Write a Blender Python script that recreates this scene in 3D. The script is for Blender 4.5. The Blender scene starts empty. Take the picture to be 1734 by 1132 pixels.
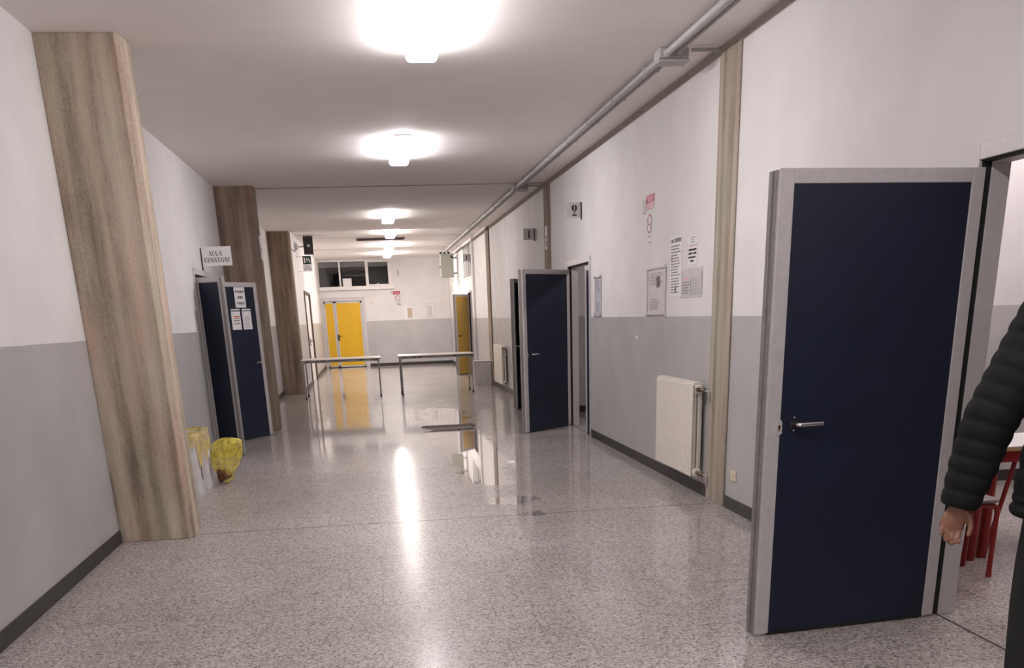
import bpy, bmesh, math, random
from mathutils import Matrix, Vector, Euler

random.seed(7)
PI = math.pi
SC = bpy.context.scene
COL = SC.collection
R = math.radians

# ------------------------------------------------------------------ materials
MATS = {}


def nodes_of(name):
    m = bpy.data.materials.new(name)
    m.use_nodes = True
    nt = m.node_tree
    return m, nt, nt.nodes['Principled BSDF']


def mat(name, col, rough=.5, metal=0.0, bump=0.0, bscale=60, var=.06, vscale=9, spec=.5, coat=0.0, trans=0.0, ior=1.45):
    """Paint, metal or plastic: a base colour with a little procedural unevenness and grain."""
    if name in MATS:
        return MATS[name]
    m, nt, b = nodes_of(name)
    N, L = nt.nodes, nt.links
    tc = N.new('ShaderNodeTexCoord')
    nz = N.new('ShaderNodeTexNoise')
    nz.inputs['Scale'].default_value = vscale
    nz.inputs['Detail'].default_value = 4
    L.new(tc.outputs['Object'], nz.inputs['Vector'])
    rp = N.new('ShaderNodeValToRGB')
    rp.color_ramp.elements[0].position = .3
    rp.color_ramp.elements[1].position = .7
    rp.color_ramp.elements[0].color = tuple(c * (1 - var) for c in col) + (1,)
    rp.color_ramp.elements[1].color = tuple(min(1, c * (1 + var)) for c in col) + (1,)
    L.new(nz.outputs['Fac'], rp.inputs['Fac'])
    L.new(rp.outputs['Color'], b.inputs['Base Color'])
    b.inputs['Roughness'].default_value = rough
    b.inputs['Metallic'].default_value = metal
    b.inputs['Specular IOR Level'].default_value = spec
    b.inputs['IOR'].default_value = ior
    b.inputs['Coat Weight'].default_value = coat
    b.inputs['Transmission Weight'].default_value = trans
    if bump:
        n2 = N.new('ShaderNodeTexNoise')
        n2.inputs['Scale'].default_value = bscale
        n2.inputs['Detail'].default_value = 3
        L.new(tc.outputs['Object'], n2.inputs['Vector'])
        bp = N.new('ShaderNodeBump')
        bp.inputs['Strength'].default_value = bump
        bp.inputs['Distance'].default_value = .004
        L.new(n2.outputs['Fac'], bp.inputs['Height'])
        L.new(bp.outputs['Normal'], b.inputs['Normal'])
    MATS[name] = m
    return m


def emis(name, col, strength):
    if name in MATS:
        return MATS[name]
    m, nt, b = nodes_of(name)
    b.inputs['Base Color'].default_value = (.8, .8, .8, 1)
    b.inputs['Emission Color'].default_value = col + (1,)
    b.inputs['Emission Strength'].default_value = strength
    MATS[name] = m
    return m


def wall_paint():
    """White emulsion above, grey satin enamel dado below 1.52 m."""
    m, nt, b = nodes_of('wall_paint')
    N, L = nt.nodes, nt.links
    geo = N.new('ShaderNodeNewGeometry')
    sep = N.new('ShaderNodeSeparateXYZ')
    L.new(geo.outputs['Position'], sep.inputs[0])
    nz = N.new('ShaderNodeTexNoise')
    nz.inputs['Scale'].default_value = 2.0
    nz.inputs['Detail'].default_value = 6
    L.new(geo.outputs['Position'], nz.inputs['Vector'])
    edge = N.new('ShaderNodeMath')
    edge.operation = 'MULTIPLY_ADD'
    L.new(nz.outputs['Fac'], edge.inputs[0])
    edge.inputs[1].default_value = .012
    edge.inputs[2].default_value = 1.514
    gt = N.new('ShaderNodeMath')
    gt.operation = 'GREATER_THAN'
    L.new(sep.outputs['Z'], gt.inputs[0])
    L.new(edge.outputs[0], gt.inputs[1])
    ramps = []
    for lo, hi in (((.405, .392, .392), (.455, .443, .443)), ((.665, .64, .635), (.715, .692, .688))):
        r = N.new('ShaderNodeValToRGB')
        r.color_ramp.elements[0].position = .35
        r.color_ramp.elements[1].position = .65
        r.color_ramp.elements[0].color = lo + (1,)
        r.color_ramp.elements[1].color = hi + (1,)
        L.new(nz.outputs['Fac'], r.inputs['Fac'])
        ramps.append(r)
    mx = N.new('ShaderNodeMix')
    mx.data_type = 'RGBA'
    L.new(gt.outputs[0], mx.inputs['Factor'])
    L.new(ramps[0].outputs[0], mx.inputs[6])
    L.new(ramps[1].outputs[0], mx.inputs[7])
    L.new(mx.outputs[2], b.inputs['Base Color'])
    rr = N.new('ShaderNodeMapRange')
    L.new(gt.outputs[0], rr.inputs['Value'])
    rr.inputs['To Min'].default_value = .34
    rr.inputs['To Max'].default_value = .75
    L.new(rr.outputs[0], b.inputs['Roughness'])
    n2 = N.new('ShaderNodeTexNoise')
    n2.inputs['Scale'].default_value = 90
    L.new(geo.outputs['Position'], n2.inputs['Vector'])
    bp = N.new('ShaderNodeBump')
    bp.inputs['Strength'].default_value = .12
    bp.inputs['Distance'].default_value = .003
    L.new(n2.outputs['Fac'], bp.inputs['Height'])
    L.new(bp.outputs['Normal'], b.inputs['Normal'])
    return m


def terrazzo():
    """Polished grey terrazzo tiles in running bond, with a wet patch right of the middle."""
    m, nt, b = nodes_of('terrazzo')
    N, L = nt.nodes, nt.links
    geo = N.new('ShaderNodeNewGeometry')
    P = geo.outputs['Position']

    def math_(op, a, c=None, d=None):
        n = N.new('ShaderNodeMath')
        n.operation = op
        for i, v in enumerate((a, c, d)):
            if v is None:
                continue
            if isinstance(v, (int, float)):
                n.inputs[i].default_value = v
            else:
                L.new(v, n.inputs[i])
        return n.outputs[0]

    def ramp(fac, stops):
        r = N.new('ShaderNodeValToRGB')
        els = r.color_ramp.elements
        while len(els) < len(stops):
            els.new(.5)
        for e, (p, c) in zip(els, stops):
            e.position = p
            e.color = c + (1,)
        L.new(fac, r.inputs['Fac'])
        return r.outputs['Color']

    def mix(fac, a, c, mode='MIX'):
        x = N.new('ShaderNodeMix')
        x.data_type = 'RGBA'
        x.blend_type = mode
        for i, v in ((0, fac), (6, a), (7, c)):
            if isinstance(v, (int, float)):
                x.inputs[i].default_value = v
            elif isinstance(v, tuple):
                x.inputs[i].default_value = v + (1,)
            else:
                L.new(v, x.inputs[i])
        return x.outputs[2]
    # chips of stone
    vo = N.new('ShaderNodeTexVoronoi')
    vo.inputs['Scale'].default_value = 95
    L.new(P, vo.inputs['Vector'])
    sepc = N.new('ShaderNodeSeparateColor')
    L.new(vo.outputs['Color'], sepc.inputs[0])
    chips = ramp(sepc.outputs[0], [(0, (.12, .105, .10)), (.16, (.21, .187, .178)), (.4, (.365, .33, .315)), (.75, (.455, .414, .398)), (1, (.56, .52, .50))])
    big = N.new('ShaderNodeTexNoise')
    big.inputs['Scale'].default_value = .8
    big.inputs['Detail'].default_value = 5
    L.new(P, big.inputs['Vector'])
    worn = ramp(big.outputs['Fac'], [(.3, (.90, .88, .86)), (.7, (1.06, 1.06, 1.06))])
    base = mix(1.0, chips, worn, 'MULTIPLY')
    # tile joints
    mp = N.new('ShaderNodeMapping')
    mp.inputs['Location'].default_value = (1.515, -5.29 + .42, 0)
    L.new(P, mp.inputs['Vector'])
    br = N.new('ShaderNodeTexBrick')
    br.offset = .5
    br.offset_frequency = 2
    br.inputs['Scale'].default_value = 1
    br.inputs['Brick Width'].default_value = .4195
    br.inputs['Row Height'].default_value = .4195
    br.inputs['Mortar Size'].default_value = .0026
    br.inputs['Mortar Smooth'].default_value = .1
    br.inputs['Color1'].default_value = (1.03, 1.03, 1.03, 1)
    br.inputs['Color2'].default_value = (.95, .945, .94, 1)
    br.inputs['Mortar'].default_value = (.38, .35, .33, 1)
    L.new(mp.outputs[0], br.inputs['Vector'])
    seen = N.new('ShaderNodeTexNoise')          # many joints are filled flush and hardly show
    seen.inputs['Scale'].default_value = 1.1
    L.new(P, seen.inputs['Vector'])
    amt = N.new('ShaderNodeMapRange')
    L.new(seen.outputs['Fac'], amt.inputs['Value'])
    amt.inputs['From Min'].default_value = .42
    amt.inputs['From Max'].default_value = .62
    amt.inputs['To Min'].default_value = .30
    amt.inputs['To Max'].default_value = 1.0
    col = mix(amt.outputs[0], base, mix(1.0, base, br.outputs['Color'], 'MULTIPLY'))
    L.new(col, b.inputs['Base Color'])
    # wet patch: a noise-edged blot on the right of the corridor
    sp = N.new('ShaderNodeSeparateXYZ')
    L.new(P, sp.inputs[0])
    dx = math_('MULTIPLY', math_('SUBTRACT', sp.outputs['X'], 1.12), 2.2)
    dy = math_('MULTIPLY', math_('SUBTRACT', sp.outputs['Y'], 14.5), .15)
    d = math_('SQRT', math_('ADD', math_('MULTIPLY', dx, dx), math_('MULTIPLY', dy, dy)))
    wn = N.new('ShaderNodeTexNoise')
    wn.inputs['Scale'].default_value = 1.2
    wn.inputs['Detail'].default_value = 5
    wn.inputs['Roughness'].default_value = .6
    L.new(P, wn.inputs['Vector'])
    e = math_('ADD', d, math_('MULTIPLY', math_('SUBTRACT', wn.outputs['Fac'], .5), 2.2))
    wet = N.new('ShaderNodeMapRange')
    wet.interpolation_type = 'SMOOTHSTEP'
    L.new(e, wet.inputs['Value'])
    wet.inputs['From Min'].default_value = .80
    wet.inputs['From Max'].default_value = .86
    wet.inputs['To Min'].default_value = 1
    wet.inputs['To Max'].default_value = 0
    b.inputs['Coat IOR'].default_value = 1.35
    # freshly mopped, damp right-hand side: clearer reflections than on the left
    dn_ = N.new('ShaderNodeTexNoise')
    dn_.inputs['Scale'].default_value = .9
    dn_.inputs['Detail'].default_value = 3
    L.new(P, dn_.inputs['Vector'])
    damp = N.new('ShaderNodeMapRange')
    damp.interpolation_type = 'SMOOTHSTEP'
    L.new(math_('ADD', sp.outputs['X'], math_('MULTIPLY_ADD', dn_.outputs['Fac'], 1.2, -.6)), damp.inputs['Value'])
    damp.inputs['From Min'].default_value = .55
    damp.inputs['From Max'].default_value = 1.15
    far_ = N.new('ShaderNodeMapRange')
    far_.interpolation_type = 'SMOOTHSTEP'
    L.new(math_('ADD', sp.outputs['Y'], math_('MULTIPLY_ADD', dn_.outputs['Fac'], 2.5, -1.25)), far_.inputs['Value'])
    far_.inputs['From Min'].default_value = 10.5
    far_.inputs['From Max'].default_value = 14.0
    polish = math_('MAXIMUM', damp.outputs[0], far_.outputs[0])
    cr = math_('MULTIPLY_ADD', polish, -.145, .20)
    cr = math_('MULTIPLY_ADD', math_('MULTIPLY', cr, wet.outputs[0]), -.8, cr)
    L.new(cr, b.inputs['Coat Roughness'])
    L.new(math_('MAXIMUM', wet.outputs[0], math_('MULTIPLY_ADD', polish, .42, .36)), b.inputs['Coat Weight'])
    rg = N.new('ShaderNodeTexNoise')
    rg.inputs['Scale'].default_value = 3.0
    rg.inputs['Detail'].default_value = 4
    L.new(P, rg.inputs['Vector'])
    dry = math_('MULTIPLY_ADD', rg.outputs['Fac'], .10, .40)
    b.inputs['Specular IOR Level'].default_value = .22
    rough = math_('ADD', math_('MULTIPLY', dry, math_('SUBTRACT', 1, wet.outputs[0])), math_('MULTIPLY', wet.outputs[0], .025))
    L.new(rough, b.inputs['Roughness'])
    b.inputs['IOR'].default_value = 1.5
    return m


def concrete(name, lo, mid, hi):
    """Board-marked concrete: vertical streaks of the shuttering, blotches and pores."""
    m, nt, b = nodes_of(name)
    N, L = nt.nodes, nt.links
    geo = N.new('ShaderNodeNewGeometry')

    def noise(scale, mapping, det=5, rough=.6):
        mp = N.new('ShaderNodeMapping')
        mp.inputs['Scale'].default_value = mapping
        L.new(geo.outputs['Position'], mp.inputs['Vector'])
        n = N.new('ShaderNodeTexNoise')
        n.inputs['Scale'].default_value = scale
        n.inputs['Detail'].default_value = det
        n.inputs['Roughness'].default_value = rough
        L.new(mp.outputs[0], n.inputs['Vector'])
        return n.outputs['Fac']
    streak = noise(9, (1.1, 1.1, .07), 6, .62)
    blot = noise(2.2, (1, 1, .5), 4)
    grain = noise(70, (1, 1, .6), 3)

    def ma(a, k, c):
        n = N.new('ShaderNodeMath')
        n.operation = 'MULTIPLY_ADD'
        L.new(a, n.inputs[0])
        n.inputs[1].default_value = k
        if isinstance(c, float):
            n.inputs[2].default_value = c
        else:
            L.new(c, n.inputs[2])
        return n.outputs[0]
    board = noise(1.0, (9.5, 9.5, .02), 0, .5)
    f = ma(streak, 1.15, ma(blot, .75, ma(grain, .38, ma(board, .6, -.95))))
    r = N.new('ShaderNodeValToRGB')
    els = r.color_ramp.elements
    els.new(.5)
    for e, (p, c) in zip(els, ((.2, lo), (.5, mid), (.85, hi))):
        e.position = p
        e.color = c + (1,)
    L.new(f, r.inputs['Fac'])
    hue = noise(3.1, (1.6, 1.6, .35), 4)
    hr = N.new('ShaderNodeValToRGB')
    he = hr.color_ramp.elements
    he.new(.5)
    for e, (p, c) in zip(he, ((.3, (.93, 1.03, .98)), (.5, (1, 1, 1)), (.68, (1.07, .96, .95)))):
        e.position = p
        e.color = c + (1,)
    L.new(hue, hr.inputs['Fac'])
    mx = N.new('ShaderNodeMix')
    mx.data_type = 'RGBA'
    mx.blend_type = 'MULTIPLY'
    mx.inputs[0].default_value = 1
    L.new(r.outputs[0], mx.inputs[6])
    L.new(hr.outputs[0], mx.inputs[7])
    pit = N.new('ShaderNodeTexVoronoi')
    pit.inputs['Scale'].default_value = 16
    L.new(geo.outputs['Position'], pit.inputs['Vector'])
    pr_ = N.new('ShaderNodeMapRange')
    pr_.inputs['From Min'].default_value = .045
    pr_.inputs['From Max'].default_value = .09
    pr_.inputs['To Min'].default_value = .45
    pr_.inputs['To Max'].default_value = 1
    L.new(pit.outputs['Distance'], pr_.inputs['Value'])
    mp2 = N.new('ShaderNodeMix')
    mp2.data_type = 'RGBA'
    mp2.blend_type = 'MULTIPLY'
    mp2.inputs[0].default_value = .8
    L.new(mx.outputs[2], mp2.inputs[6])
    L.new(pr_.outputs[0], mp2.inputs[7])
    L.new(mp2.outputs[2], b.inputs['Base Color'])
    b.inputs['Roughness'].default_value = .85
    bp = N.new('ShaderNodeBump')
    bp.inputs['Strength'].default_value = .5
    bp.inputs['Distance'].default_value = .012
    L.new(f, bp.inputs['Height'])
    L.new(bp.outputs['Normal'], b.inputs['Normal'])
    return m


def glass(name, col=(.9, .95, .95), rough=.0):
    m, nt, b = nodes_of(name)
    b.inputs['Base Color'].default_value = col + (1,)
    b.inputs['Roughness'].default_value = rough
    b.inputs['Transmission Weight'].default_value = 1.0
    b.inputs['IOR'].default_value = 1.45
    return m


def film(name, col, alpha, rough=.2):
    """Thin crinkled plastic film: partly see-through, crumple bumps."""
    m, nt, b = nodes_of(name)
    N, L = nt.nodes, nt.links
    tc = N.new('ShaderNodeTexCoord')
    n = N.new('ShaderNodeTexNoise')
    n.inputs['Scale'].default_value = 14
    n.inputs['Detail'].default_value = 5
    L.new(tc.outputs['Object'], n.inputs['Vector'])
    a = N.new('ShaderNodeMapRange')
    L.new(n.outputs['Fac'], a.inputs['Value'])
    a.inputs['From Min'].default_value = .35
    a.inputs['From Max'].default_value = .65
    a.inputs['To Min'].default_value = max(0, alpha - .22)
    a.inputs['To Max'].default_value = min(1, alpha + .18)
    L.new(a.outputs[0], b.inputs['Alpha'])
    b.inputs['Base Color'].default_value = col + (1,)
    b.inputs['Roughness'].default_value = rough
    b.inputs['Subsurface Weight'].default_value = .0
    bp = N.new('ShaderNodeBump')
    bp.inputs['Strength'].default_value = .7
    bp.inputs['Distance'].default_value = .02
    L.new(n.outputs['Fac'], bp.inputs['Height'])
    L.new(bp.outputs['Normal'], b.inputs['Normal'])
    return m


M_WALL = wall_paint()
M_FLOOR = terrazzo()
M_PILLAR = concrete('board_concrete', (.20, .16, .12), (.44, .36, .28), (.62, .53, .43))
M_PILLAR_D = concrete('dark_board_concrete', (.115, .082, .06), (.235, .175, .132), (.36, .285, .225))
M_PILASTER = concrete('pilaster_concrete', (.20, .165, .13), (.34, .29, .235), (.47, .41, .345))
M_CEIL = mat('ceiling_paint', (.86, .815, .80), .8, bump=.15, bscale=50, var=.02, vscale=2)
M_CEIL2 = mat('clean_ceiling_paint', (.74, .70, .68), .8, bump=.15, bscale=50, var=.02, vscale=2)
M_BAND = mat('grey_beige_band', (.36, .32, .29), .85, bump=.3, var=.1)
M_BASE = mat('black_skirting', (.030, .027, .026), .45, var=.2)
M_ALU = mat('brushed_aluminium', (.54, .51, .51), .42, metal=.2, var=.05, vscale=30)
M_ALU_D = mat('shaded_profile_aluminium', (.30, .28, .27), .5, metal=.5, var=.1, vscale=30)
M_BLUE = mat('navy_laminate', (.0085, .0125, .030), .42, bump=.2, bscale=260, var=.12, vscale=3)
M_YEL = mat('yellow_laminate', (.66, .385, .012), .4, var=.04, vscale=3)
M_GASK = mat('black_gasket', (.012, .011, .011), .7)
M_CHROME = mat('satin_chrome', (.72, .70, .70), .22, metal=1)
M_BRASS = mat('brass_cylinder', (.35, .20, .08), .35, metal=1)
M_BLACKP = mat('black_plastic', (.014, .013, .013), .4)
M_WHITEP = mat('white_plastic', (.74, .72, .71), .4)
M_GREYP = mat('grey_plastic', (.40, .40, .40), .45)
M_CREAM = mat('cream_plastic', (.72, .60, .45), .4)
M_RAD = mat('radiator_enamel', (.76, .71, .64), .35, var=.03)
M_PAPER = mat('paper', (.76, .74, .75), .8, var=.02)
M_PAPERG = mat('grey_plastic_sleeve', (.55, .53, .54), .25, var=.05)
M_INK = mat('black_ink', (.02, .018, .02), .7)
M_INKG = mat('faded_ink', (.20, .18, .19), .7)
M_RED = mat('sign_red', (.38, .03, .05), .4)
M_PINK = mat('faded_pink_print', (.60, .36, .38), .5)
M_ORANGE = mat('orange_print', (.55, .14, .08), .6)
M_GREENB = mat('dark_green_sign', (.012, .03, .022), .35)
M_TABLE = mat('table_laminate', (.66, .60, .55), .35, var=.03)
M_EDGE = mat('dark_table_edge', (.07, .055, .05), .5)
M_STEEL = mat('table_leg_steel', (.38, .37, .37), .35, metal=.8)
M_CAB = mat('grey_green_enamel', (.33, .335, .29), .45, var=.05)
M_BIN = mat('white_bin_plastic', (.72, .70, .70), .35)
M_FILM = film('yellow_bag_film', (.92, .78, .12), .50)
M_FILM2 = film('pale_yellow_liner_film', (.78, .60, .22), .72)
M_WASTE = mat('brown_waste', (.16, .07, .03), .8, var=.4, vscale=30)
M_WOOD = mat('beech_edge', (.50, .33, .18), .5, var=.15, vscale=20)
M_REDM = mat('red_enamel', (.27, .018, .016), .3, var=.05)
M_JACKET = mat('black_puffer_nylon', (.0038, .0042, .0038), .75, spec=.25, bump=.7, bscale=38, var=.25, vscale=14)
M_TROUS = mat('black_trouser_cloth', (.006, .006, .006), .8, bump=.4, bscale=120)
M_SKIN = mat('skin', (.20, .092, .058), .5, bump=.15, bscale=150, var=.08)
M_HAIR = mat('dark_hair', (.02, .014, .01), .6, bump=.8, bscale=80)
M_EYE = mat('eye_white', (.75, .72, .7), .2)
M_IRIS = mat('dark_iris', (.03, .018, .01), .15)
M_LIP = mat('lips', (.36, .13, .11), .45)
M_SHOE = mat('black_shoe_leather', (.012, .011, .011), .35)
M_DUCT = mat('brown_grille', (.055, .022, .024), .6)
M_LAMP = emis('lamp_diffuser_glow', (1.0, .955, .965), 44)
M_LAMPW = emis('warm_lamp_diffuser_glow', (1.0, .92, .87), 76)
M_LAMPM = emis('middle_lamp_diffuser_glow', (1.0, .92, .87), 42)
M_LAMPO = emis('old_lamp_diffuser_glow', (1.0, .93, .89), 29)
M_LAMPR = emis('room_lamp_diffuser_glow', (1.0, .91, .92), 23)
M_GLASS = glass('clear_window_glass')
M_FROST = mat('pale_ribbed_glass', (.70, .76, .78), .25, trans=.6, var=.05)
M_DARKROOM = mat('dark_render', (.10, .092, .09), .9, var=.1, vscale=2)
M_FRAMEW = mat('white_window_frame', (.78, .75, .73), .4)
M_BROWN = mat('brown_door_frame', (.10, .065, .05), .5)
M_WDOOR = mat('white_door_leaf', (.74, .70, .68), .45)


# ------------------------------------------------------------------ mesh builder
class MB:
    def __init__(self):
        self.bm = bmesh.new()

    def box(self, lo, hi, mtx=None):
        x0, y0, z0 = lo
        x1, y1, z1 = hi
        vs = [self.bm.verts.new(p) for p in ((x0, y0, z0), (x1, y0, z0), (x1, y1, z0), (x0, y1, z0), (x0, y0, z1), (x1, y0, z1), (x1, y1, z1), (x0, y1, z1))]
        if mtx is not None:
            for v in vs:
                v.co = mtx @ v.co
        for f in ((3, 2, 1, 0), (4, 5, 6, 7), (0, 1, 5, 4), (1, 2, 6, 5), (2, 3, 7, 6), (3, 0, 4, 7)):
            self.bm.faces.new([vs[i] for i in f])
        return self

    def prism(self, pts, z0, z1, mtx=None):
        """Polygon in local xy extruded from z0 to z1."""
        ar = sum(pts[i][0] * pts[(i + 1) % len(pts)][1] - pts[(i + 1) % len(pts)][0] * pts[i][1] for i in range(len(pts)))
        if ar < 0:
            pts = pts[::-1]
        a = [self.bm.verts.new((x, y, z0)) for x, y in pts]
        c = [self.bm.verts.new((x, y, z1)) for x, y in pts]
        n = len(pts)
        self.bm.faces.new(a[::-1])
        self.bm.faces.new(c)
        for i in range(n):
            self.bm.faces.new((a[i], a[(i + 1) % n], c[(i + 1) % n], c[i]))
        if mtx is not None:
            for v in a + c:
                v.co = mtx @ v.co
        return self

    def tube(self, pts, r, seg=12, caps=True, close=False):
        """Round tube along points; r is a number or one per point."""
        pts = [Vector(p) for p in pts]
        n = len(pts)
        rr = r if isinstance(r, (list, tuple)) else [r] * n
        rings = []
        ref = None
        for i, p in enumerate(pts):
            if close:
                t = pts[(i + 1) % n] - pts[i - 1]
            elif i == 0:
                t = pts[1] - p
            elif i == n - 1:
                t = p - pts[-2]
            else:
                t = (pts[i + 1] - p).normalized() + (p - pts[i - 1]).normalized()
            t.normalize()
            if ref is None:
                ref = Vector((0, 0, 1)) if abs(t.z) < .9 else Vector((1, 0, 0))
            u = (ref - t * ref.dot(t)).normalized()
            ref = u
            w = t.cross(u)
            rings.append([self.bm.verts.new(p + (u * math.cos(2 * PI * k / seg) + w * math.sin(2 * PI * k / seg)) * rr[i]) for k in range(seg)])
        for i in range(n if close else n - 1):
            a, c = rings[i], rings[(i + 1) % n]
            for k in range(seg):
                self.bm.faces.new((a[k], a[(k + 1) % seg], c[(k + 1) % seg], c[k]))
        if caps and not close:
            self.bm.faces.new(rings[0][::-1])
            self.bm.faces.new(rings[-1])
        return self

    def loft(self, rings, caps=True):
        rs = [[self.bm.verts.new(p) for p in ring] for ring in rings]
        n = len(rs[0])
        for a, c in zip(rs, rs[1:]):
            for k in range(n):
                self.bm.faces.new((a[k], a[(k + 1) % n], c[(k + 1) % n], c[k]))
        if caps:
            self.bm.faces.new(rs[0][::-1])
            self.bm.faces.new(rs[-1])
        return self

    def sphere(self, c, r, seg=16, rings=10):
        r = r if isinstance(r, (list, tuple)) else (r, r, r)
        mt = Matrix.Translation(c) @ Matrix.Diagonal((r[0], r[1], r[2], 1))
        bmesh.ops.create_uvsphere(self.bm, u_segments=seg, v_segments=rings, radius=1, matrix=mt)
        return self

    def ring(self, c, r0, r1, z0, z1, seg=40):
        """Flat annulus in local xy."""
        lp = []
        for (r, z) in ((r0, z0), (r1, z0), (r1, z1), (r0, z1)):
            lp.append([self.bm.verts.new((c[0] + r * math.cos(2 * PI * k / seg), c[1] + r * math.sin(2 * PI * k / seg), z)) for k in range(seg)])
        for i in range(4):
            a, b_ = lp[i], lp[(i + 1) % 4]
            for k in range(seg):
                self.bm.faces.new((a[k], a[(k + 1) % seg], b_[(k + 1) % seg], b_[k]))
        return self

    def build(self, name, material, parent=None, bevel=0, smooth=False, seg=2):
        bmesh.ops.recalc_face_normals(self.bm, faces=self.bm.faces)
        me = bpy.data.meshes.new(name)
        self.bm.to_mesh(me)
        self.bm.free()
        me.materials.append(material)
        if smooth:
            for p in me.polygons:
                p.use_smooth = True
        o = bpy.data.objects.new(name, me)
        COL.objects.link(o)
        if parent is not None:
            o.parent = parent
        if bevel:
            bv = o.modifiers.new('bevel', 'BEVEL')
            bv.width = bevel
            bv.segments = seg
            bv.limit_method = 'ANGLE'
            bv.angle_limit = R(40)
            if smooth:
                bv.harden_normals = True
        return o


def auto_smooth(o, ang=35):
    for p in o.data.polygons:
        p.use_smooth = True
    o.data.set_sharp_from_angle(angle=R(ang))
    return o


def tag(o, label=None, cat=None, group=None, kind=None):
    if label:
        o['label'] = label
    if cat:
        o['category'] = cat
    if group:
        o['group'] = group
    if kind:
        o['kind'] = kind
    return o


def thing(name, label, cat, loc=(0, 0, 0), rotz=0, group=None, mtx=None, kind=None):
    o = bpy.data.objects.new(name, None)
    COL.objects.link(o)
    o.empty_display_size = .1
    if mtx is not None:
        o.matrix_world = mtx
    else:
        o.location = loc
        o.rotation_euler = (0, 0, rotz)
    return tag(o, label, cat, group, kind)


def copy_tree(src, loc=None, rotz=None, parent=None):
    c = src.copy()
    COL.objects.link(c)
    c.parent = parent
    if loc is not None:
        c.location = loc
    if rotz is not None:
        c.rotation_euler = (0, 0, rotz)
    for ch in list(src.children):
        copy_tree(ch, parent=c)
    return c


def face_mtx(center, u, v=(0, 0, 1)):
    """Frame of a sheet: local x = u, local y = v, local z = out of the sheet."""
    u = Vector(u).normalized()
    v = Vector(v).normalized()
    n = u.cross(v).normalized()
    m = Matrix((u, v, n)).transposed().to_4x4()
    m.translation = center
    return m


U_RIGHT = (0, -1, 0)    # reading direction on the right-hand wall
U_LEFT = (0, 1, 0)      # on the left-hand wall
U_FAR = (1, 0, 0)       # on anything facing the near end of the corridor

# ------------------------------------------------------------------ setting
XL, XR, XLF = -2.09, 2.87, -1.62
YN, YS, YF = -5.0, 24.62, 37.2
ZC, ZC2 = 3.48, 3.53
TH = .14


def wall(name, axis, pos, out, a0, a1, z0, z1, openings=(), material=None):
    """A wall at coordinate pos (X if axis 'x', Y if 'y'), TH thick towards out, with rectangular openings (a0, a1, z0, z1)."""
    ac = sorted({a0, a1} | {v for o in openings for v in o[:2]})
    zc = sorted({z0, z1} | {v for o in openings for v in o[2:]})
    ac = [v for v in ac if a0 <= v <= a1]
    zc = [v for v in zc if z0 <= v <= z1]
    solid = {}
    for i in range(len(ac) - 1):
        for j in range(len(zc) - 1):
            ma, mz = (ac[i] + ac[i + 1]) / 2, (zc[j] + zc[j + 1]) / 2
            solid[i, j] = not any(o[0] < ma < o[1] and o[2] < mz < o[3] for o in openings)
    p0, p1 = pos, pos + out * TH
    mb = MB()
    bm = mb.bm
    cache = {}

    def V(a, p, z):
        k = (a, p, z)
        if k not in cache:
            cache[k] = bm.verts.new((p, a, z) if axis == 'x' else (a, p, z))
        return cache[k]
    for (i, j), s in solid.items():
        if not s:
            continue
        A, B, C, D = ac[i], ac[i + 1], zc[j], zc[j + 1]
        for p in (p0, p1):
            bm.faces.new((V(A, p, C), V(B, p, C), V(B, p, D), V(A, p, D)))
        for (di, dj, q) in ((-1, 0, ((A, C), (A, D))), (1, 0, ((B, C), (B, D))), (0, -1, ((A, C), (B, C))), (0, 1, ((A, D), (B, D)))):
            if not solid.get((i + di, j + dj), False):
                (qa, qz), (ra, rz) = q
                bm.faces.new((V(qa, p0, qz), V(ra, p0, rz), V(ra, p1, rz), V(qa, p1, qz)))
    o = mb.build(name, material or M_WALL)
    return tag(o, kind='structure')


# door openings: (near, far) along Y
DA, DB, DC = (3.22, 4.755), (13.44, 14.90), (17.42, 18.92)
DY = (29.02, 29.97)          # right-hand yellow door
DL = (13.50, 14.86)          # lecture-room door, left
DH = 2.19
tag(MB().box((-8, YN, -.1), (9, YF + 4, 0)).build('floor', M_FLOOR), kind='structure')
tag(MB().box((-8, YN, ZC), (9, YS, ZC + .2)).box((-8, YS, ZC2), (9, YF + 4, ZC2 + .2)).build('ceiling', M_CEIL), kind='structure')
wall('wall_right', 'x', XR, 1, YN, YF, 0, ZC2, [DA + (0, DH), DB + (0, DH), DC + (0, DH), DY + (0, 2.19), (28.3, 31.1, 2.55, 3.5), (34.7, 36.7, 2.55, 3.3)])
wall('wall_left', 'x', XL, -1, YN, 24.75, 0, ZC2, [DL + (0, DH)])
wall('wall_left_far', 'x', XLF, -1, 24.75, YF, 0, ZC2, [(27.95, 30.5, 0, 2.3)])
wall('wall_left_step', 'y', 24.75, 1, XL - TH, XLF - TH, 0, ZC2)
wall('wall_far', 'y', YF, 1, XLF - TH, XR + TH, 0, ZC2, [(-1.57, -.15, 0, 2.27), (-1.615, .90, 2.64, 3.5)])
wall('wall_near', 'y', YN, -1, XL - TH, XR + TH, 0, ZC2)
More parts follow.
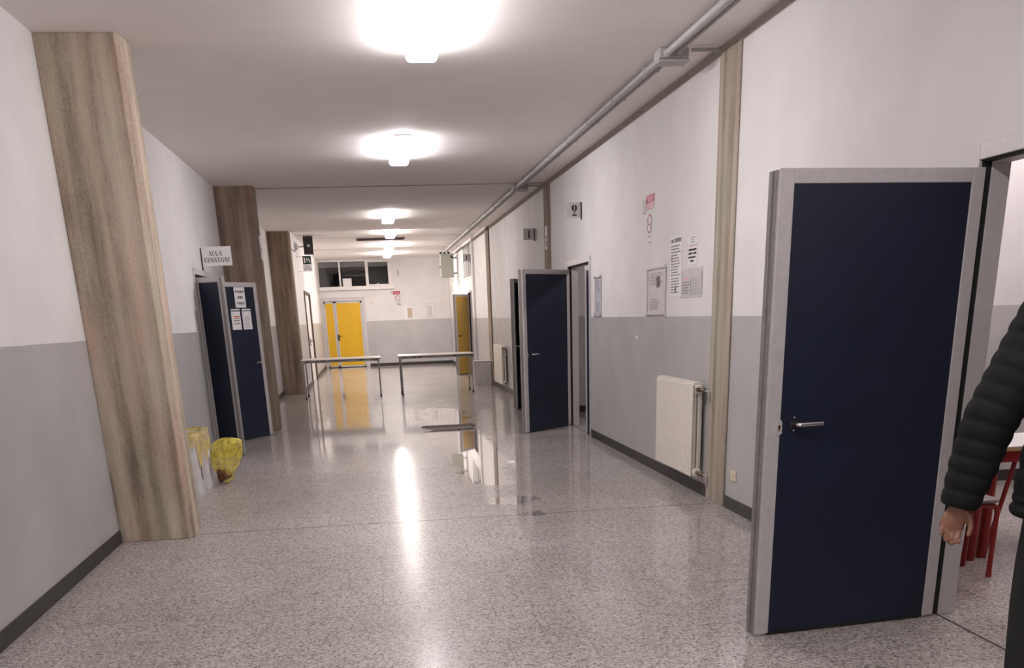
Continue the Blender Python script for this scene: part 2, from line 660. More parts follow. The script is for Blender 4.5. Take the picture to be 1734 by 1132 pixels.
# classrooms on the right, lecture room on the left, lobby behind the far wall
RX = 8.2
wall('wall_classroom_back', 'y', 8.46, 1, XR + TH, RX, 0, ZC)
wall('wall_classroom_front', 'y', -1.2, -1, XR + TH, RX, 0, ZC)
wall('wall_second_classroom_back', 'y', 16.9, 1, XR + TH, RX, 0, ZC)
wall('wall_third_classroom_back', 'y', 24.75, 1, XR + TH, RX, 0, ZC2)
wall('wall_hall_back', 'y', YF, 1, XR + TH, RX, 0, ZC2)
wall('wall_outer_right', 'x', RX, 1, -1.2, YF, 0, ZC2)
wall('wall_lecture_room_near', 'y', 9.5, -1, -7, XL - TH, 0, ZC)
wall('wall_lecture_room_back', 'y', 19.0, 1, -7, XL - TH, 0, ZC)
wall('wall_lecture_room_side', 'x', -7, -1, 9.5, 19.0, 0, ZC)
wall('wall_lobby_back', 'y', YF + 3.2, 1, -3, 4, 0, ZC2, material=M_DARKROOM)
wall('wall_lobby_left', 'x', -3, -1, YF + TH, YF + 3.2, 0, ZC2, material=M_DARKROOM)
wall('wall_lobby_right', 'x', 4, 1, YF + TH, YF + 3.2, 0, ZC2, material=M_DARKROOM)
wall('wall_store_back', 'x', -3.2, -1, 26.5, 32, 0, ZC2)


def skirting(name, axis, pos, out, spans, h=.10):
    mb = MB()
    for a, c in spans:
        if axis == 'x':
            mb.box((min(pos, pos + out * .012), a, 0), (max(pos, pos + out * .012), c, h))
        else:
            mb.box((a, min(pos, pos + out * .012), 0), (c, max(pos, pos + out * .012), h))
    return tag(mb.build(name, M_BASE, bevel=.003), kind='structure')


skirting('baseboard_right', 'x', XR, -1, [(YN, DA[0] - .08), (4.84, 8.02), (8.51, DB[0] - .08), (14.98, 16.26), (16.82, DC[0] - .08), (19.0, 24.3), (24.95, 27.9), (28.25, 28.9), (30.1, YF)])
skirting('baseboard_left', 'x', XL, 1, [(YN, 8.06), (8.46, 13.42), (14.95, 16.3), (16.75, 24.5)])
skirting('baseboard_left_far', 'x', XLF, 1, [(25.0, 27.88), (30.57, YF)])
skirting('baseboard_far', 'y', YF, -1, [(-.06, XR)])
skirting('baseboard_classroom', 'y', 8.46, -1, [(XR + TH, RX)])
skirting('baseboard_second_classroom', 'y', 16.9, -1, [(XR + TH, RX)])
# ceiling joints and a shade strip, darker band over the right wall, floor joint
tag(MB().box((XL, 16.66, ZC - .012), (XR, 16.69, ZC + .01)).build('trim_1', M_BAND), kind='structure')
tag(MB().box((XLF, 27.30, ZC2 - .006), (XR, 27.33, ZC2 + .01)).build('trim_2', M_BAND), kind='structure')
tag(MB().box((XLF, 31.66, ZC2 - .006), (XR, 31.70, ZC2 + .01)).build('trim_3', M_BAND), kind='structure')  # dark strip in place of the shade between two lamps
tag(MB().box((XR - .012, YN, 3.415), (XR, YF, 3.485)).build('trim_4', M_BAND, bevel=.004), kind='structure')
tag(MB().box((-1.52, 8.205, -.002), (XR, 8.212, .0008)).build('trim_5', M_GASK), kind='structure')
for i, d in enumerate((DA, DB, DC)):
    tag(MB().box((XR + .035, d[0], -.002), (XR + .047, d[1], .0015)).build('trim_%d' % (6 + i), M_GASK), kind='structure')


# ------------------------------------------------------------------ columns
def column(name, label, x0, x1, y0, y1, ztop, ch, material, side=1):
    t = thing(name, label, 'pillar', ((x0 + x1) / 2, (y0 + y1) / 2, 0))
    hx, hy = (x1 - x0) / 2, (y1 - y0) / 2
    if side > 0:
        pts = [(-hx, -hy), (hx - ch, -hy), (hx, -hy + ch), (hx, hy - ch), (hx - ch, hy), (-hx, hy)]
    else:
        pts = [(-hx, -hy), (hx, -hy), (hx, hy), (-hx, hy)]
    mb = MB().prism(pts, 0, ztop)
    mb.build(name + '_shaft', material, t, bevel=.006)
    return t


column('concrete_pillar', 'nearest and largest bare board-marked concrete pillar, on the left beside the white bins', XL, -1.525, 8.07, 8.46, ZC, .035, M_PILLAR)
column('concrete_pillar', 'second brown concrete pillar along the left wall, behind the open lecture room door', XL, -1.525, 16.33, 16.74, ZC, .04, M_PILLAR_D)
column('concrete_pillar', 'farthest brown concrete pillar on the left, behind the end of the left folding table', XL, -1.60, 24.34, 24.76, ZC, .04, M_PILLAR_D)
column('concrete_pilaster', 'nearest flat concrete pilaster on the right wall, between radiator and cream socket', 2.855, XR - .0005, 8.035, 8.50, 3.43, 0, M_PILASTER, -1)
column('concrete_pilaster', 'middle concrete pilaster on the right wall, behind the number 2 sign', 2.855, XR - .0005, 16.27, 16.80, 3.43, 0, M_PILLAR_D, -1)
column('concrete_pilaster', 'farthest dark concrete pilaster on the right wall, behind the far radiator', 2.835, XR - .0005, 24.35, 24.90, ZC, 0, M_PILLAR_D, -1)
tag(MB().box((XR - .06, 27.95, 0), (XR - .0005, 28.2, ZC2)).build('trim_9', M_WALL, bevel=.004), kind='structure')

# ------------------------------------------------------------------ doors


def leaf(parent, w, h, panel, hinge, dirv, swing_handle=True, narrow=False, black_handle=False, left_turn=1):
    """A door leaf: aluminium frame (the part) with its panels, handles, lock and hinges as sub-parts. Local x runs from the hinge to the free edge."""
    t = .042
    ft, fl_, fr = .062, .074 if not narrow else .075, .065 if not narrow else .06
    mb = MB()
    mb.box((0, -t / 2, 0.012), (fr, t / 2, h)).box((w - fl_, -t / 2, .012), (w, t / 2, h)).box((fr, -t / 2, h - ft), (w - fl_, t / 2, h))
    lf = mb.build('door_leaf', M_ALU, parent, bevel=.004)
    lf.location = hinge
    lf.rotation_euler = (0, 0, math.atan2(dirv[1], dirv[0]))
    MB().box((fr - .002, -t / 2 + .006, .012), (w - fl_ + .002, t / 2 - .006, h - ft + .002)).build('panel', panel, lf)
    MB().box((fr, -t / 2 + .003, .004), (w - fl_, t / 2 - .003, .02)).build('bottom_seal', M_GASK, lf)
    # rebated closing edge: two stepped profiles standing past the leaf
    s = left_turn
    e = MB().box((w - .002, -t / 2 * s * .2, .014), (w + .012, t / 2 * s + s * .016, h - .006)).box((w + .012, s * .016, .014), (w + .02, s * .042, h - .008))
    e.box((w - .03, t / 2 * s, .014), (w + .012, t / 2 * s + s * .018, h - .006))
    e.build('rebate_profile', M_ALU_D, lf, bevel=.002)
    if swing_handle:
        hm = M_BLACKP if black_handle else M_CHROME
        for sgn in (1, -1):
            y = sgn * (t / 2 - .006)
            x = w - .145
            MB().tube([(x, y, 1.055), (x, y + sgn * .008, 1.055)], .026, 20).build('handle_rose', M_BLACKP, lf)
            pts = [(x, y + sgn * .004, 1.057), (x, y + sgn * .04, 1.057)]
            for k in range(1, 6):
                a = k / 5 * PI / 2
                pts.append((x - .014 * (1 - math.cos(a)), y + sgn * (.04 + .014 * math.sin(a)), 1.057))
            pts.append((x - .125, y + sgn * .054, 1.057))
            auto_smooth(MB().tube(pts, .0105, 14).build('handle', hm, lf))
            for dz in (.03, -.03):
                MB().sphere((x, y + sgn * .006, 1.057 + dz), .004, 8, 6).build('screw', M_CHROME, lf)
            o = []
            for k in range(24):
                a = 2 * PI * k / 24
                o.append((.0155 * math.cos(a), .0155 * math.sin(a) + (.02 if math.sin(a) >= 0 else -.02)))
            xm = Matrix(((1, 0, 0, w - .066), (0, 0, sgn, sgn * t / 2), (0, 1, 0, 1.045), (0, 0, 0, 1)))
            MB().prism(o, -.004, .005, xm).build('lock_plate', M_ALU, lf)
            kx = [(.007 * math.cos(2 * PI * k / 16), .007 * math.sin(2 * PI * k / 16)) for k in range(16)] 
            MB().prism(kx, .003, .0075, xm @ Matrix.Translation((0, .004, 0))).box((-.003, -.016, .003), (.003, .002, .007), xm).build('lock_cylinder', M_BRASS, lf)
    for z in (.18, 1.05, h - .22):
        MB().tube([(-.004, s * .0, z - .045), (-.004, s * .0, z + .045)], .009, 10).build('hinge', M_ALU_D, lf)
    return lf


def casing(t, d, x, side, zt=DH, cw=.07, depth=.13, gasket=True):
    """Metal frame round an opening in a wall at x (room side +side)."""
    y0, y1 = d
    yc = (y0 + y1) / 2
    xs = sorted((-side * .016, 0))
    mb = MB()
    mb.box((xs[0], y0 - cw - yc, 0), (xs[1], y0 - yc, zt + cw)).box((xs[0], y1 - yc, 0), (xs[1], y1 + cw - yc, zt + cw)).box((xs[0], y0 - yc, zt), (xs[1], y1 - yc, zt + cw))
    js = sorted((side * .046, side * (depth + .01)))
    for (a, b_) in ((y0 - yc, y0 + .012 - yc), (y1 - .012 - yc, y1 - yc)):
        mb.box((js[0], a, 0), (js[1], b_, zt))
    mb.box((js[0], y0 - yc, zt - .012), (js[1], y1 - yc, zt))
    mb.build('door_frame', M_ALU, t, bevel=.003)
    if gasket:
        gs = sorted((0, side * .046))
        g = MB()
        for (a, b_) in ((y0 - yc, y0 + .006 - yc), (y1 - .006 - yc, y1 - yc)):
            g.box((gs[0], a, 0), (gs[1], b_, zt))
        g.box((gs[0], y0 - yc, zt - .008), (gs[1], y1 - yc, zt))
        g.build('frame_seal', M_GASK, t)


def corridor_door(name, label, d, x, side, wide, narrow, a_wide, a_narrow, h=2.155):
    yc = (d[0] + d[1]) / 2
    t = thing(name, label, 'door', (x, yc, 0), kind='structure')
    casing(t, d, x, side)
    a = R(a_wide)
    leaf(t, wide, h, M_BLUE, (-side * .004, d[1] - .022 - yc, 0), (-side * math.sin(a), -math.cos(a)), left_turn=-side)
    a = R(a_narrow)
    if a_narrow:
        leaf(t, narrow, h, M_BLUE, (-side * .006, d[0] + .022 - yc, 0), (-side * math.sin(a), math.cos(a)), swing_handle=False, narrow=True, left_turn=side)
    else:
        leaf(t, narrow, h, M_BLUE, (side * .026, d[0] + .014 - yc, 0), (0, 1), swing_handle=False, narrow=True, left_turn=-side)
    return t


corridor_door('door_1', 'nearest navy blue door on the right, swung wide open beside the person in the black jacket', DA, XR, 1, 1.04, .44, 83.8, 0)
corridor_door('door_2', 'half-open navy blue double door on the right under the number 2 sign', DB, XR, 1, 1.09, .33, 46.5, 0)
corridor_door('door_3', 'slightly open navy blue door on the right under the number 1 sign, mostly behind another door', DC, XR, 1, 1.09, .38, 21, 0)
corridor_door('door_4', 'open navy blue double door on the left wall with white notices, by the lecture room sign', DL, XL, -1, .965, .455, 149, 126, h=2.145)

# far yellow double door
t = thing('door_5', 'closed bright yellow double door in the far wall under the dark windows', 'door', (-.86, YF, 0), kind='structure')
f = MB()
for a, c in ((-.78, -.66), (.66, .78)):
    f.box((a, -.02, 0), (c, .06, 2.33))
f.box((-.66, -.02, 2.2), (.66, .06, 2.33))
f.build('door_frame', M_ALU, t, bevel=.005)
for x0, x1 in ((-.655, -.285), (-.275, .655)):
    lf = MB().box((x0, 0, .02), (x0 + .055, .04, 2.19)).box((x1 - .055, 0, .02), (x1, .04, 2.19)).box((x0, 0, 2.14), (x1, .04, 2.19)).box((x0, 0, .02), (x1, .04, .07)).build('door_leaf', M_ALU, t, bevel=.004)
    MB().box((x0 + .05, .006, .06), (x1 - .05, .034, 2.15)).build('panel', M_YEL, lf)
    if x0 > -.3:
        MB().box((-.255, -.008, .90), (-.205, .004, 1.12)).tube([(-.23, -.004, 1.06), (-.23, -.05, 1.06), (-.11, -.05, 1.06)], .012, 10).build('handle', M_BLACKP, lf, bevel=.003)
    else:
        MB().box((-.45, -.012, 2.20), (-.36, .0, 2.225)).build('door_closer_plate', M_WHITEP, lf)

# right-hand yellow door, open
t = thing('door_6', 'orange-yellow single door standing ajar at the far end of the right wall', 'door', (XR, (DY[0] + DY[1]) / 2, 0), kind='structure')
casing(t, DY, XR, 1, 2.19, .06)
lf = leaf(t, .86, 2.155, M_YEL, (-.01, DY[1] - .03 - (DY[0] + DY[1]) / 2, 0), (-.53, -.85), black_handle=True, left_turn=-1)

# white door in the far left wall
t = thing('door_7', 'white double door with thin dark frame in the far left wall, near the exit sign', 'door', (XLF, 29.22, 0), kind='structure')
MB().box((-.1, -1.27, 0), (.03, -1.21, 2.34)).box((-.1, 1.21, 0), (.03, 1.27, 2.34)).box((-.1, -1.21, 2.28), (.03, 1.21, 2.34)).build('door_frame', M_BROWN, t, bevel=.004)
for y0, y1 in ((-1.2, -.005), (.005, 1.2)):
    lf = MB().box((-.06, y0, .01), (-.02, y1, 2.275)).build('door_leaf', M_WDOOR, t, bevel=.004)
    yh = -.09 if y0 < -.5 else .09
    MB().box((-.02, yh - .02, .95), (-.012, yh + .02, 1.15)).tube([(-.018, yh, 1.08), (.04, yh, 1.08), (.04, yh - .1 if yh < 0 else yh + .1, 1.08)], .011, 10).build('handle', M_BLACKP, lf)

# ------------------------------------------------------------------ windows
t = thing('window_1', 'row of three dark interior windows with white frames high above the yellow double door', 'window', (-.36, YF, 2.64), kind='structure')
f = MB()
W0, W1, HH = -1.255, 1.26, .86
f.box((W0, -.03, -.05), (W1 + .05, .10, .035)).box((W0, -.01, HH - .03), (W1, .10, HH))
for x, w in ((W0, .03), (-.535, .055), (.375, .055), (W1 - .055, .055)):
    f.box((x, -.015, 0), (x + w, .10, HH))
f.build('window_frame', M_FRAMEW, t, bevel=.006)
for x0, x1 in ((W0 + .03, -.535), (-.48, .375)):
    MB().box((x0, .04, .03), (x1, .046, HH - .03)).build('pane', M_GLASS, t)
s = MB()
for lo, hi in (((.43, .01, .035), (.475, .06, HH - .03)), ((1.155, .01, .035), (1.2, .06, HH - .03)), ((.475, .01, .035), (1.155, .06, .08)), ((.475, .01, HH - .075), (1.155, .06, HH - .03))):
    s.box(lo, hi)
sash = s.build('sash', M_FRAMEW, t, bevel=.005)
MB().box((.47, .03, .075), (1.16, .036, HH - .07)).build('pane', M_GLASS, sash)
sash.rotation_euler = (R(4), 0, 0)
MB().box((W0, -.10, -.085), (W1 + .1, .02, -.05)).build('window_sill', M_FRAMEW, t, bevel=.006)
tag(MB().box((-1.62, YF + TH + .01, 3.30), (.9, YF + .35, 3.529)).build('shutter_box', mat('grey_shutter_box', (.30, .27, .26), .7)), 'grey roller shutter box behind the dark windows over the yellow door', 'shutter box')


def clerestory(name, label, y0, y1, z0, z1, n):
    t = thing(name, label, 'window', (XR, (y0 + y1) / 2, z0), kind='structure')
    h, d = z1 - z0, (y1 - y0) / 2
    f = MB()
    for z, k in ((0, .05), (h - .05, .05)):
        f.box((-.015, -d, z), (.09, d, z + k))
    for i in range(n + 1):
        y = -d + i * (2 * d - .05) / n
        f.box((-.012, y, .05), (.09, y + .05, h - .05))
    f.build('window_frame', M_FRAMEW, t, bevel=.004)
    for i in range(n):
        y = -d + i * (2 * d - .05) / n
        MB().box((.04, y + .05, .05), (.046, y + (2 * d - .05) / n, h - .05)).build('pane', M_FROST, t)
    return t


clerestory('window_2', 'pale high window with upright bars over the far right wall, beyond the farthest pilaster', 28.3, 31.1, 2.55, 3.5, 4)
clerestory('window_3', 'small pale high window at the far right corner, partly behind the grey-green cabinet', 34.7, 36.7, 2.55, 3.3, 3)

# ------------------------------------------------------------------ ceiling lamps


def make_lamp(label, loc, glow, L=1.6, group='ceiling lamps along the corridor'):
    t = thing('ceiling_lamp', label, 'ceiling lamp', loc, group=group)
    h = L / 2
    MB().box((-.10, -h - .012, -.014), (.10, h + .012, 0)).build('base_plate', M_GREYP, t, bevel=.003)
    prof = [(-.096, -.014), (-.113, -.04), (-.118, -.066)] + [(-.118 + .034 * (1 - math.cos(a)), -.066 - .038 * math.sin(a)) for a in [k * PI / 10 for k in range(1, 6)]]
    prof = prof + [(-x, z) for x, z in prof[::-1]]
    ring = lambda y, s=1: [(x * s, y, -.014 + (z + .014) * s) for x, z in prof]
    auto_smooth(MB().loft([ring(-h + .012, .90), ring(-h + .022, .98), ring(-h + .04), ring(h - .04), ring(h - .022, .98), ring(h - .012, .90)]).build('diffuser', glow, t))
    return t


make_lamp('ceiling lamp nearest the camera, at the top edge of the picture', (.545, 7.72, ZC), M_LAMP)
make_lamp('second ceiling lamp from the camera, large glow on the ceiling before the first ceiling joint', (.53, 13.05, ZC), M_LAMP)
make_lamp('third ceiling lamp from the camera, alone between the two ceiling joints', (.54, 21.1, ZC), M_LAMPO)
make_lamp('fourth ceiling lamp, just in front of the dark ceiling grille', (.68, 25.75, ZC2), M_LAMPM)
make_lamp('fifth ceiling lamp, just beyond the dark ceiling grille', (.74, 30.3, ZC2), M_LAMPW)
make_lamp('farthest ceiling lamp, above the dark windows', (.75, 34.1, ZC2), M_LAMPW)
make_lamp('ceiling lamp above and behind the camera', (.545, 2.2, ZC), M_LAMP)
make_lamp('ceiling lamp at the near end of the corridor', (.545, -3.0, ZC), M_LAMP)
RG = 'ceiling lamps inside the rooms'
make_lamp('ceiling lamp inside the classroom with red furniture', (5.2, 5.3, ZC), M_LAMPR, group=RG)
make_lamp('added unseen ceiling lamp brightening the back of the classroom with red furniture', (5.2, 7.3, ZC), M_LAMPR, group=RG)  # unseen lamp, added to brighten the classroom wall
make_lamp('ceiling lamp inside the classroom behind the number 2 sign', (5.0, 13.6, ZC), M_LAMPR, group=RG)
make_lamp('ceiling lamp in the hall behind the ajar yellow door', (5.6, 33.5, ZC2), M_LAMPW, group=RG)

# grille in the ceiling
t = thing('ceiling_grille', 'long dark brown slot grille in the far ceiling between the lamps', 'vent', (.47, 28.0, ZC2))
MB().box((-.62, -.32, -.02), (.62, -.27, 0)).box((-.62, .27, -.02), (.62, .32, 0)).box((-.62, -.27, -.02), (-.58, .27, 0)).box((.58, -.27, -.02), (.62, .27, 0)).build('grille_frame', M_DUCT, t, bevel=.003)
mb = MB().box((-.58, -.27, -.004), (.58, .27, 0))
for k in range(9):
    mb.box((-.58, -.26 + k * .06, -.016), (.58, -.235 + k * .06, -.004))
mb.build('slats', M_DUCT, t)

# ------------------------------------------------------------------ conduits and boxes


def conduit(label, x, r, z, y0, y1, clips):
    t = thing('cable_conduit', label, 'conduit', (x, y0, z), group='conduits along the ceiling')
    auto_smooth(MB().tube([(0, 0, 0), (0, y1 - y0, 0)], r, 14).build('pipe', M_GREYP, t))
    for y in clips:
        m = MB()
        pts = [((r + .004) * math.cos(a), y - y0, (r + .004) * math.sin(a)) for a in [PI + k * PI / 8 for k in range(9)]]
        m.tube([(-r - .004, y - y0, ZC - z - .005)] + pts + [(r + .004, y - y0, ZC - z - .005)], .0035, 6)
        m.build('clip', M_ALU, t)
        if abs(y % 4.0) < 1.1:
            auto_smooth(MB().tube([(0, y - y0 + .3, 0), (0, y - y0 + .42, 0)], r + .004, 14).build('coupling', M_GREYP, t))
    return t


for x, r, z, what in ((2.445, .026, ZC - .04, 'thicker grey conduit'), (2.535, .015, ZC - .03, 'thinner grey conduit')):
    for y0, y1, where in ((YN, 8.50, 'at the near end of the ceiling, before the nearer junction box'), (8.74, 16.74, 'along the ceiling between the two junction boxes'), (16.98, 32.95, 'from the farther junction box to the grey-green cabinet')):
        conduit(what + ' ' + where, x, r, z, y0, y1, [y0 + .4 + k * 1.15 for k in range(int((y1 - y0 - .4) / 1.15))])


def jbox(label, y, s):
    t = thing('junction_box', label, 'junction box', (2.50, y, ZC), group='junction boxes on the conduits')
    MB().box((-.12, -.08, -.075), (.12, .08, 0)).build('body', M_GREYP, t, bevel=.012)
    MB().box((-.125, -.085, -.10), (.125, .085, -.077)).build('lid', M_GREYP, t, bevel=.01)
    for sx, r in ((-.055, .03), (.03, .02)):
        for sg in (-1, 1):
            auto_smooth(MB().tube([(sx, sg * .08, -.04), (sx, sg * .115, -.04)], r, 14).build('cable_gland', M_ALU, t))
    return t


jbox('nearer grey junction box on the ceiling conduits, by the nearest pilaster', 8.62, 1)
jbox('farther grey junction box on the ceiling conduits, at the first ceiling joint', 16.86, 1)
for y, lab in ((8.50, 'short grey pipe from the nearer junction box to the nearest pilaster'), (16.82, 'short grey pipe from the farther junction box to the middle pilaster')):
    tag(auto_smooth(MB().tube([(2.625, y, ZC - .03), (2.865, y, ZC - .03)], .014, 12).build('pipe_stub', M_GREYP)), lab, 'pipe')

# cabinet at the end of the conduits
t = thing('electrical_cabinet', 'grey-green metal cabinet hung high at the far end of the ceiling conduits', 'cabinet', (2.545, 33.0, 2.72))
MB().box((-.20, 0, 0), (.20, .26, .68)).build('body', M_CAB, t, bevel=.01)
MB().box((-.185, -.012, .02), (.195, .0, .665)).build('door', M_CAB, t, bevel=.006)
MB().box((-.225, .05, .27), (-.2, .09, .34)).build('latch', M_BLACKP, t, bevel=.004)
for x in (-.17, -.06, .07):
    auto_smooth(MB().tube([(x, .1, .68), (x, .1, .72), (x, .1, .735)], [.03, .045, .02], 14).build('cable_gland', M_BLACKP, t))
auto_smooth(MB().tube([(.15, -.012, .60), (.15, -.04, .58), (.14, -.045, .55)], [.03, .04, .03], 12).build('cable_gland', M_BLACKP, t))
for z in (.1, .54):
    MB().box((.20, .08, z), (.322, .18, z + .04)).build('wall_bracket', M_CAB, t)

# ------------------------------------------------------------------ radiators


def radiator(label, y0, n, pitch, z0, z1, xf, depth=.095):
    """Column radiator on the right wall: n sections with flat ribbed fronts."""
    t = thing('radiator', label, 'radiator', (XR, y0, 0), group='white radiators on the right wall')
    h = z1 - z0
    xa = xf - XR
    m = MB()
    w = pitch
    for dx, dw in ((0, w * .92),):
        prof = []
        # flat front plate, slightly rounded back top, running the section's height
        for z in (z0 + .01, z1 - .02):
            prof.append(z)
        m.box((xa, -dw / 2, z0 + .012), (xa + .012, dw / 2, z1 - .03))
        m.box((xa + .012, -.007, z0 + .05), (xa + .03, .007, z1 - .05))
    for x in (xa + .036, xa + .074):
        m.tube([(x, 0, z0 + .03), (x, 0, z1 - .035)], .0125, 10)
    m.box((xa + .004, -dw / 2, z1 - .034), (xa + depth, dw / 2, z1 - .012))
    m.box((xa + .012, -dw * .4, z1 - .012), (xa + depth - .01, dw * .4, z1))
    m.box((xa + .086, -.012, z0 + .03), (xa + depth, .012, z1 - .03))
    for z in (z0 + .045, z1 - .06):
        m.tube([(xa + .055, -w / 2, z), (xa + .055, w / 2, z)], .032, 16)
    sec = m.build('section', M_RAD, t, bevel=.003)
    sec.location = (0, w / 2, 0)
    for k in range(1, n):
        c = sec.copy()
        COL.objects.link(c)
        c.parent = t
        c.location = (0, w / 2 + k * w, 0)
    # end plate hubs, valves and pipes on the near side
    for z, nm in ((z1 - .06, 'upper'), (z0 + .045, 'lower')):
        auto_smooth(MB().tube([(xa + .055, -.001, z), (xa + .055, -.012, z), (xa + .055, -.02, z)], [.040, .040, .03], 20).build('hub', M_RAD, t))
        v = MB().tube([(xa + .055, -.02, z), (xa + .055, -.06, z)], .013, 12).tube([(xa + .055, -.045, z), (xa + .085, -.085, z - .012)], [.017, .021], 12)
        if nm == 'upper':
            v.tube([(xa + .055, -.03, z), (xa + .02, -.05, z + .004)], [.014, .017], 12)
        auto_smooth(v.build('valve', mat('tarnished_valve_metal', (.16, .12, .09), .4, metal=.7), t))
        auto_smooth(MB().tube([(xa + .08, -.08, z - .01), (xa + .10, -.14, z - .01), (xa + .10, -.155, z - .02), (xa + .10, -.155, z - .11 if nm == 'upper' else .1)], .008, 10).build('pipe', M_GREYP, t))
    for yb in (.1, n * w - .2):
        MB().box((xa + depth - .005, yb, z1 - .2), (-.001, yb + .03, z1 - .16)).build('wall_bracket', M_RAD, t)
    return t


radiator('large cream-white radiator low on the right wall, left of the nearest pilaster', 8.60, 19, .0605, .165, .985, 2.742)
radiator('farther pale radiator on the right wall, beside the slightly open blue door', 21.85, 24, .0605, .16, .965, 2.742)

# ------------------------------------------------------------------ sheets, signs and frames


def plate(name, label, cat, center, u, w, h, material, th=.0025, group=None, off=0.0, bevel=0):
    t = thing(name, label, cat, mtx=face_mtx(center, u), group=group)
    MB().box((-w / 2, -h / 2, off), (w / 2, h / 2, off + th)).build('sheet', material, t, bevel=bevel)
    t['top'] = off + th
    return t


def lines(t, material, rects, name='print'):
    z = t['top']
    mb = MB()
    for x0, y0, x1, y1 in rects:
        mb.box((x0, y0, z - .0002), (x1, y1, z + .0006))
    return mb.build(name, material, t)


def textrows(x0, x1, y1, rows, gap, hgt, ragged=.35, seed=1, dash=True):
    rnd = random.Random(seed)
    out = []
    for k in range(rows):
        y = y1 - k * gap
        if dash:
            x = x0
            end = x1 - rnd.random() * ragged * (x1 - x0)
            while x < end - .004:
                w = min(end - x, (x1 - x0) * (.08 + .2 * rnd.random()))
                out.append((x, y - hgt, x + w, y))
                x += w + (x1 - x0) * .025
        else:
            ins = rnd.random() * ragged * (x1 - x0) / 2
            out.append((x0 + ins, y - hgt, x1 - ins, y))
    return out


def text(t, s, x, y, size, material, name='lettering', bold=.0, width=None):
    cu = bpy.data.curves.new('lettering', 'FONT')
    cu.body = s
    cu.size = size
    cu.align_x = 'CENTER'
    cu.align_y = 'CENTER'
    cu.extrude = .0005
    cu.offset = bold
    ob = bpy.data.objects.new('lettering_source', cu)
    COL.objects.link(ob)
    dg = bpy.context.evaluated_depsgraph_get()
    me = bpy.data.meshes.new_from_object(ob.evaluated_get(dg))
    bpy.data.objects.remove(ob)
    me.materials.clear()
    me.materials.append(material)
    xs = [v.co.x for v in me.vertices]
    k = width / (max(xs) - min(xs)) if width else 1
    for v in me.vertices:
        v.co = Vector((v.co.x * k + x, v.co.y + y, v.co.z + t['top'] + .0003))
    o = bpy.data.objects.new(name, me)
    COL.objects.link(o)
    o.parent = t
    return o


# a narrow serif alphabet drawn as strokes: (x0, y0, x1, y1, thickness) in a cell 1 high
K, H = .17, .06
SERIF = {
    'A': (.9, [(.12, 0, .45, 1, H), (.45, 1, .78, 0, K), (.25, .36, .65, .36, H), (0, .03, .26, .03, H), (.62, .03, .94, .03, H)]),
    'U': (.9, [(.17, 1, .17, .28, K), (.17, .28, .27, .08, K * .8), (.27, .08, .5, .03, H * 1.4), (.5, .03, .68, .12, H), (.68, .12, .74, .3, H), (.74, .3, .74, 1, H), (.02, .97, .34, .97, H), (.6, .97, .88, .97, H)]),
    'L': (.78, [(.2, 0, .2, 1, K), (.04, .97, .38, .97, H), (.04, .03, .7, .03, H), (.69, .02, .72, .32, H)]),
    'C': (.88, [(.72, .72, .56, .94, H), (.56, .94, .38, .95, H * 1.2), (.38, .95, .2, .78, K * .8), (.2, .78, .16, .5, K), (.16, .5, .2, .22, K), (.2, .22, .38, .05, K * .8), (.38, .05, .58, .06, H * 1.2), (.58, .06, .76, .26, H), (.74, .68, .74, .97, H)]),
    'O': (.95, [(.44, .96, .24, .84, K * .6), (.24, .84, .16, .5, K), (.16, .5, .24, .16, K), (.24, .16, .44, .04, K * .6), (.44, .96, .64, .84, K * .6), (.64, .84, .73, .5, K), (.73, .5, .64, .16, K), (.64, .16, .44, .04, K * .6)]),
    'N': (.95, [(.16, 0, .16, 1, H), (.14, .98, .76, .02, K), (.76, 0, .76, 1, H), (.0, .97, .24, .97, H), (.02, .03, .32, .03, H), (.62, .97, .9, .97, H)]),
    'V': (.9, [(.14, 1, .47, 0, K), (.47, 0, .78, 1, H), (0, .97, .32, .97, H), (.64, .97, .92, .97, H)]),
    'E': (.85, [(.2, 0, .2, 1, K), (.04, .97, .72, .97, H), (.04, .03, .76, .03, H), (.2, .5, .52, .5, H), (.52, .36, .52, .64, H), (.72, .74, .72, .98, H), (.76, .02, .77, .3, H)]),
    'G': (.95, [(.74, .72, .56, .94, H), (.56, .94, .38, .95, H * 1.2), (.38, .95, .2, .78, K * .8), (.2, .78, .16, .5, K), (.16, .5, .2, .22, K), (.2, .22, .4, .05, K * .8), (.4, .05, .7, .1, H * 1.4), (.72, .06, .72, .44, K), (.56, .44, .88, .44, H), (.76, .68, .76, .97, H)]),
    'I': (.46, [(.22, 0, .22, 1, K), (.04, .97, .4, .97, H), (.04, .03, .4, .03, H)]),
    ' ': (.5, []),
}


def serif_text(t, s, x, y, size, material, width=None):
    adv = sum(SERIF[c][0] + .06 for c in s) * size
    k = (width / adv) if width else 1
    cx = x - adv * k / 2
    mb = MB()
    z = t['top']
    for c in s:
        w, st = SERIF[c]
        for x0, y0, x1, y1, th in st:
            a = Vector((cx + x0 * size * k, y + (y0 - .5) * size))
            b_ = Vector((cx + x1 * size * k, y + (y1 - .5) * size))
            d = (b_ - a)
            ln = d.length
            if ln < 1e-6:
                continue
            d /= ln
            a -= d * th * size * .3
            b_ += d * th * size * .3
            n = Vector((-d.y, d.x)) * th * size * .5
            mb.prism([tuple(a + n), tuple(a - n), tuple(b_ - n), tuple(b_ + n)], z - .0002, z + .0008)
        cx += (w + .06) * size * k
    return mb.build('lettering', material, t)


def arc(cx, cy, r, a0, a1, n=14, ry=None):
    return [(cx + r * math.cos(R(a0 + (a1 - a0) * k / n)), cy + (ry or r) * math.sin(R(a0 + (a1 - a0) * k / n))) for k in range(n + 1)]


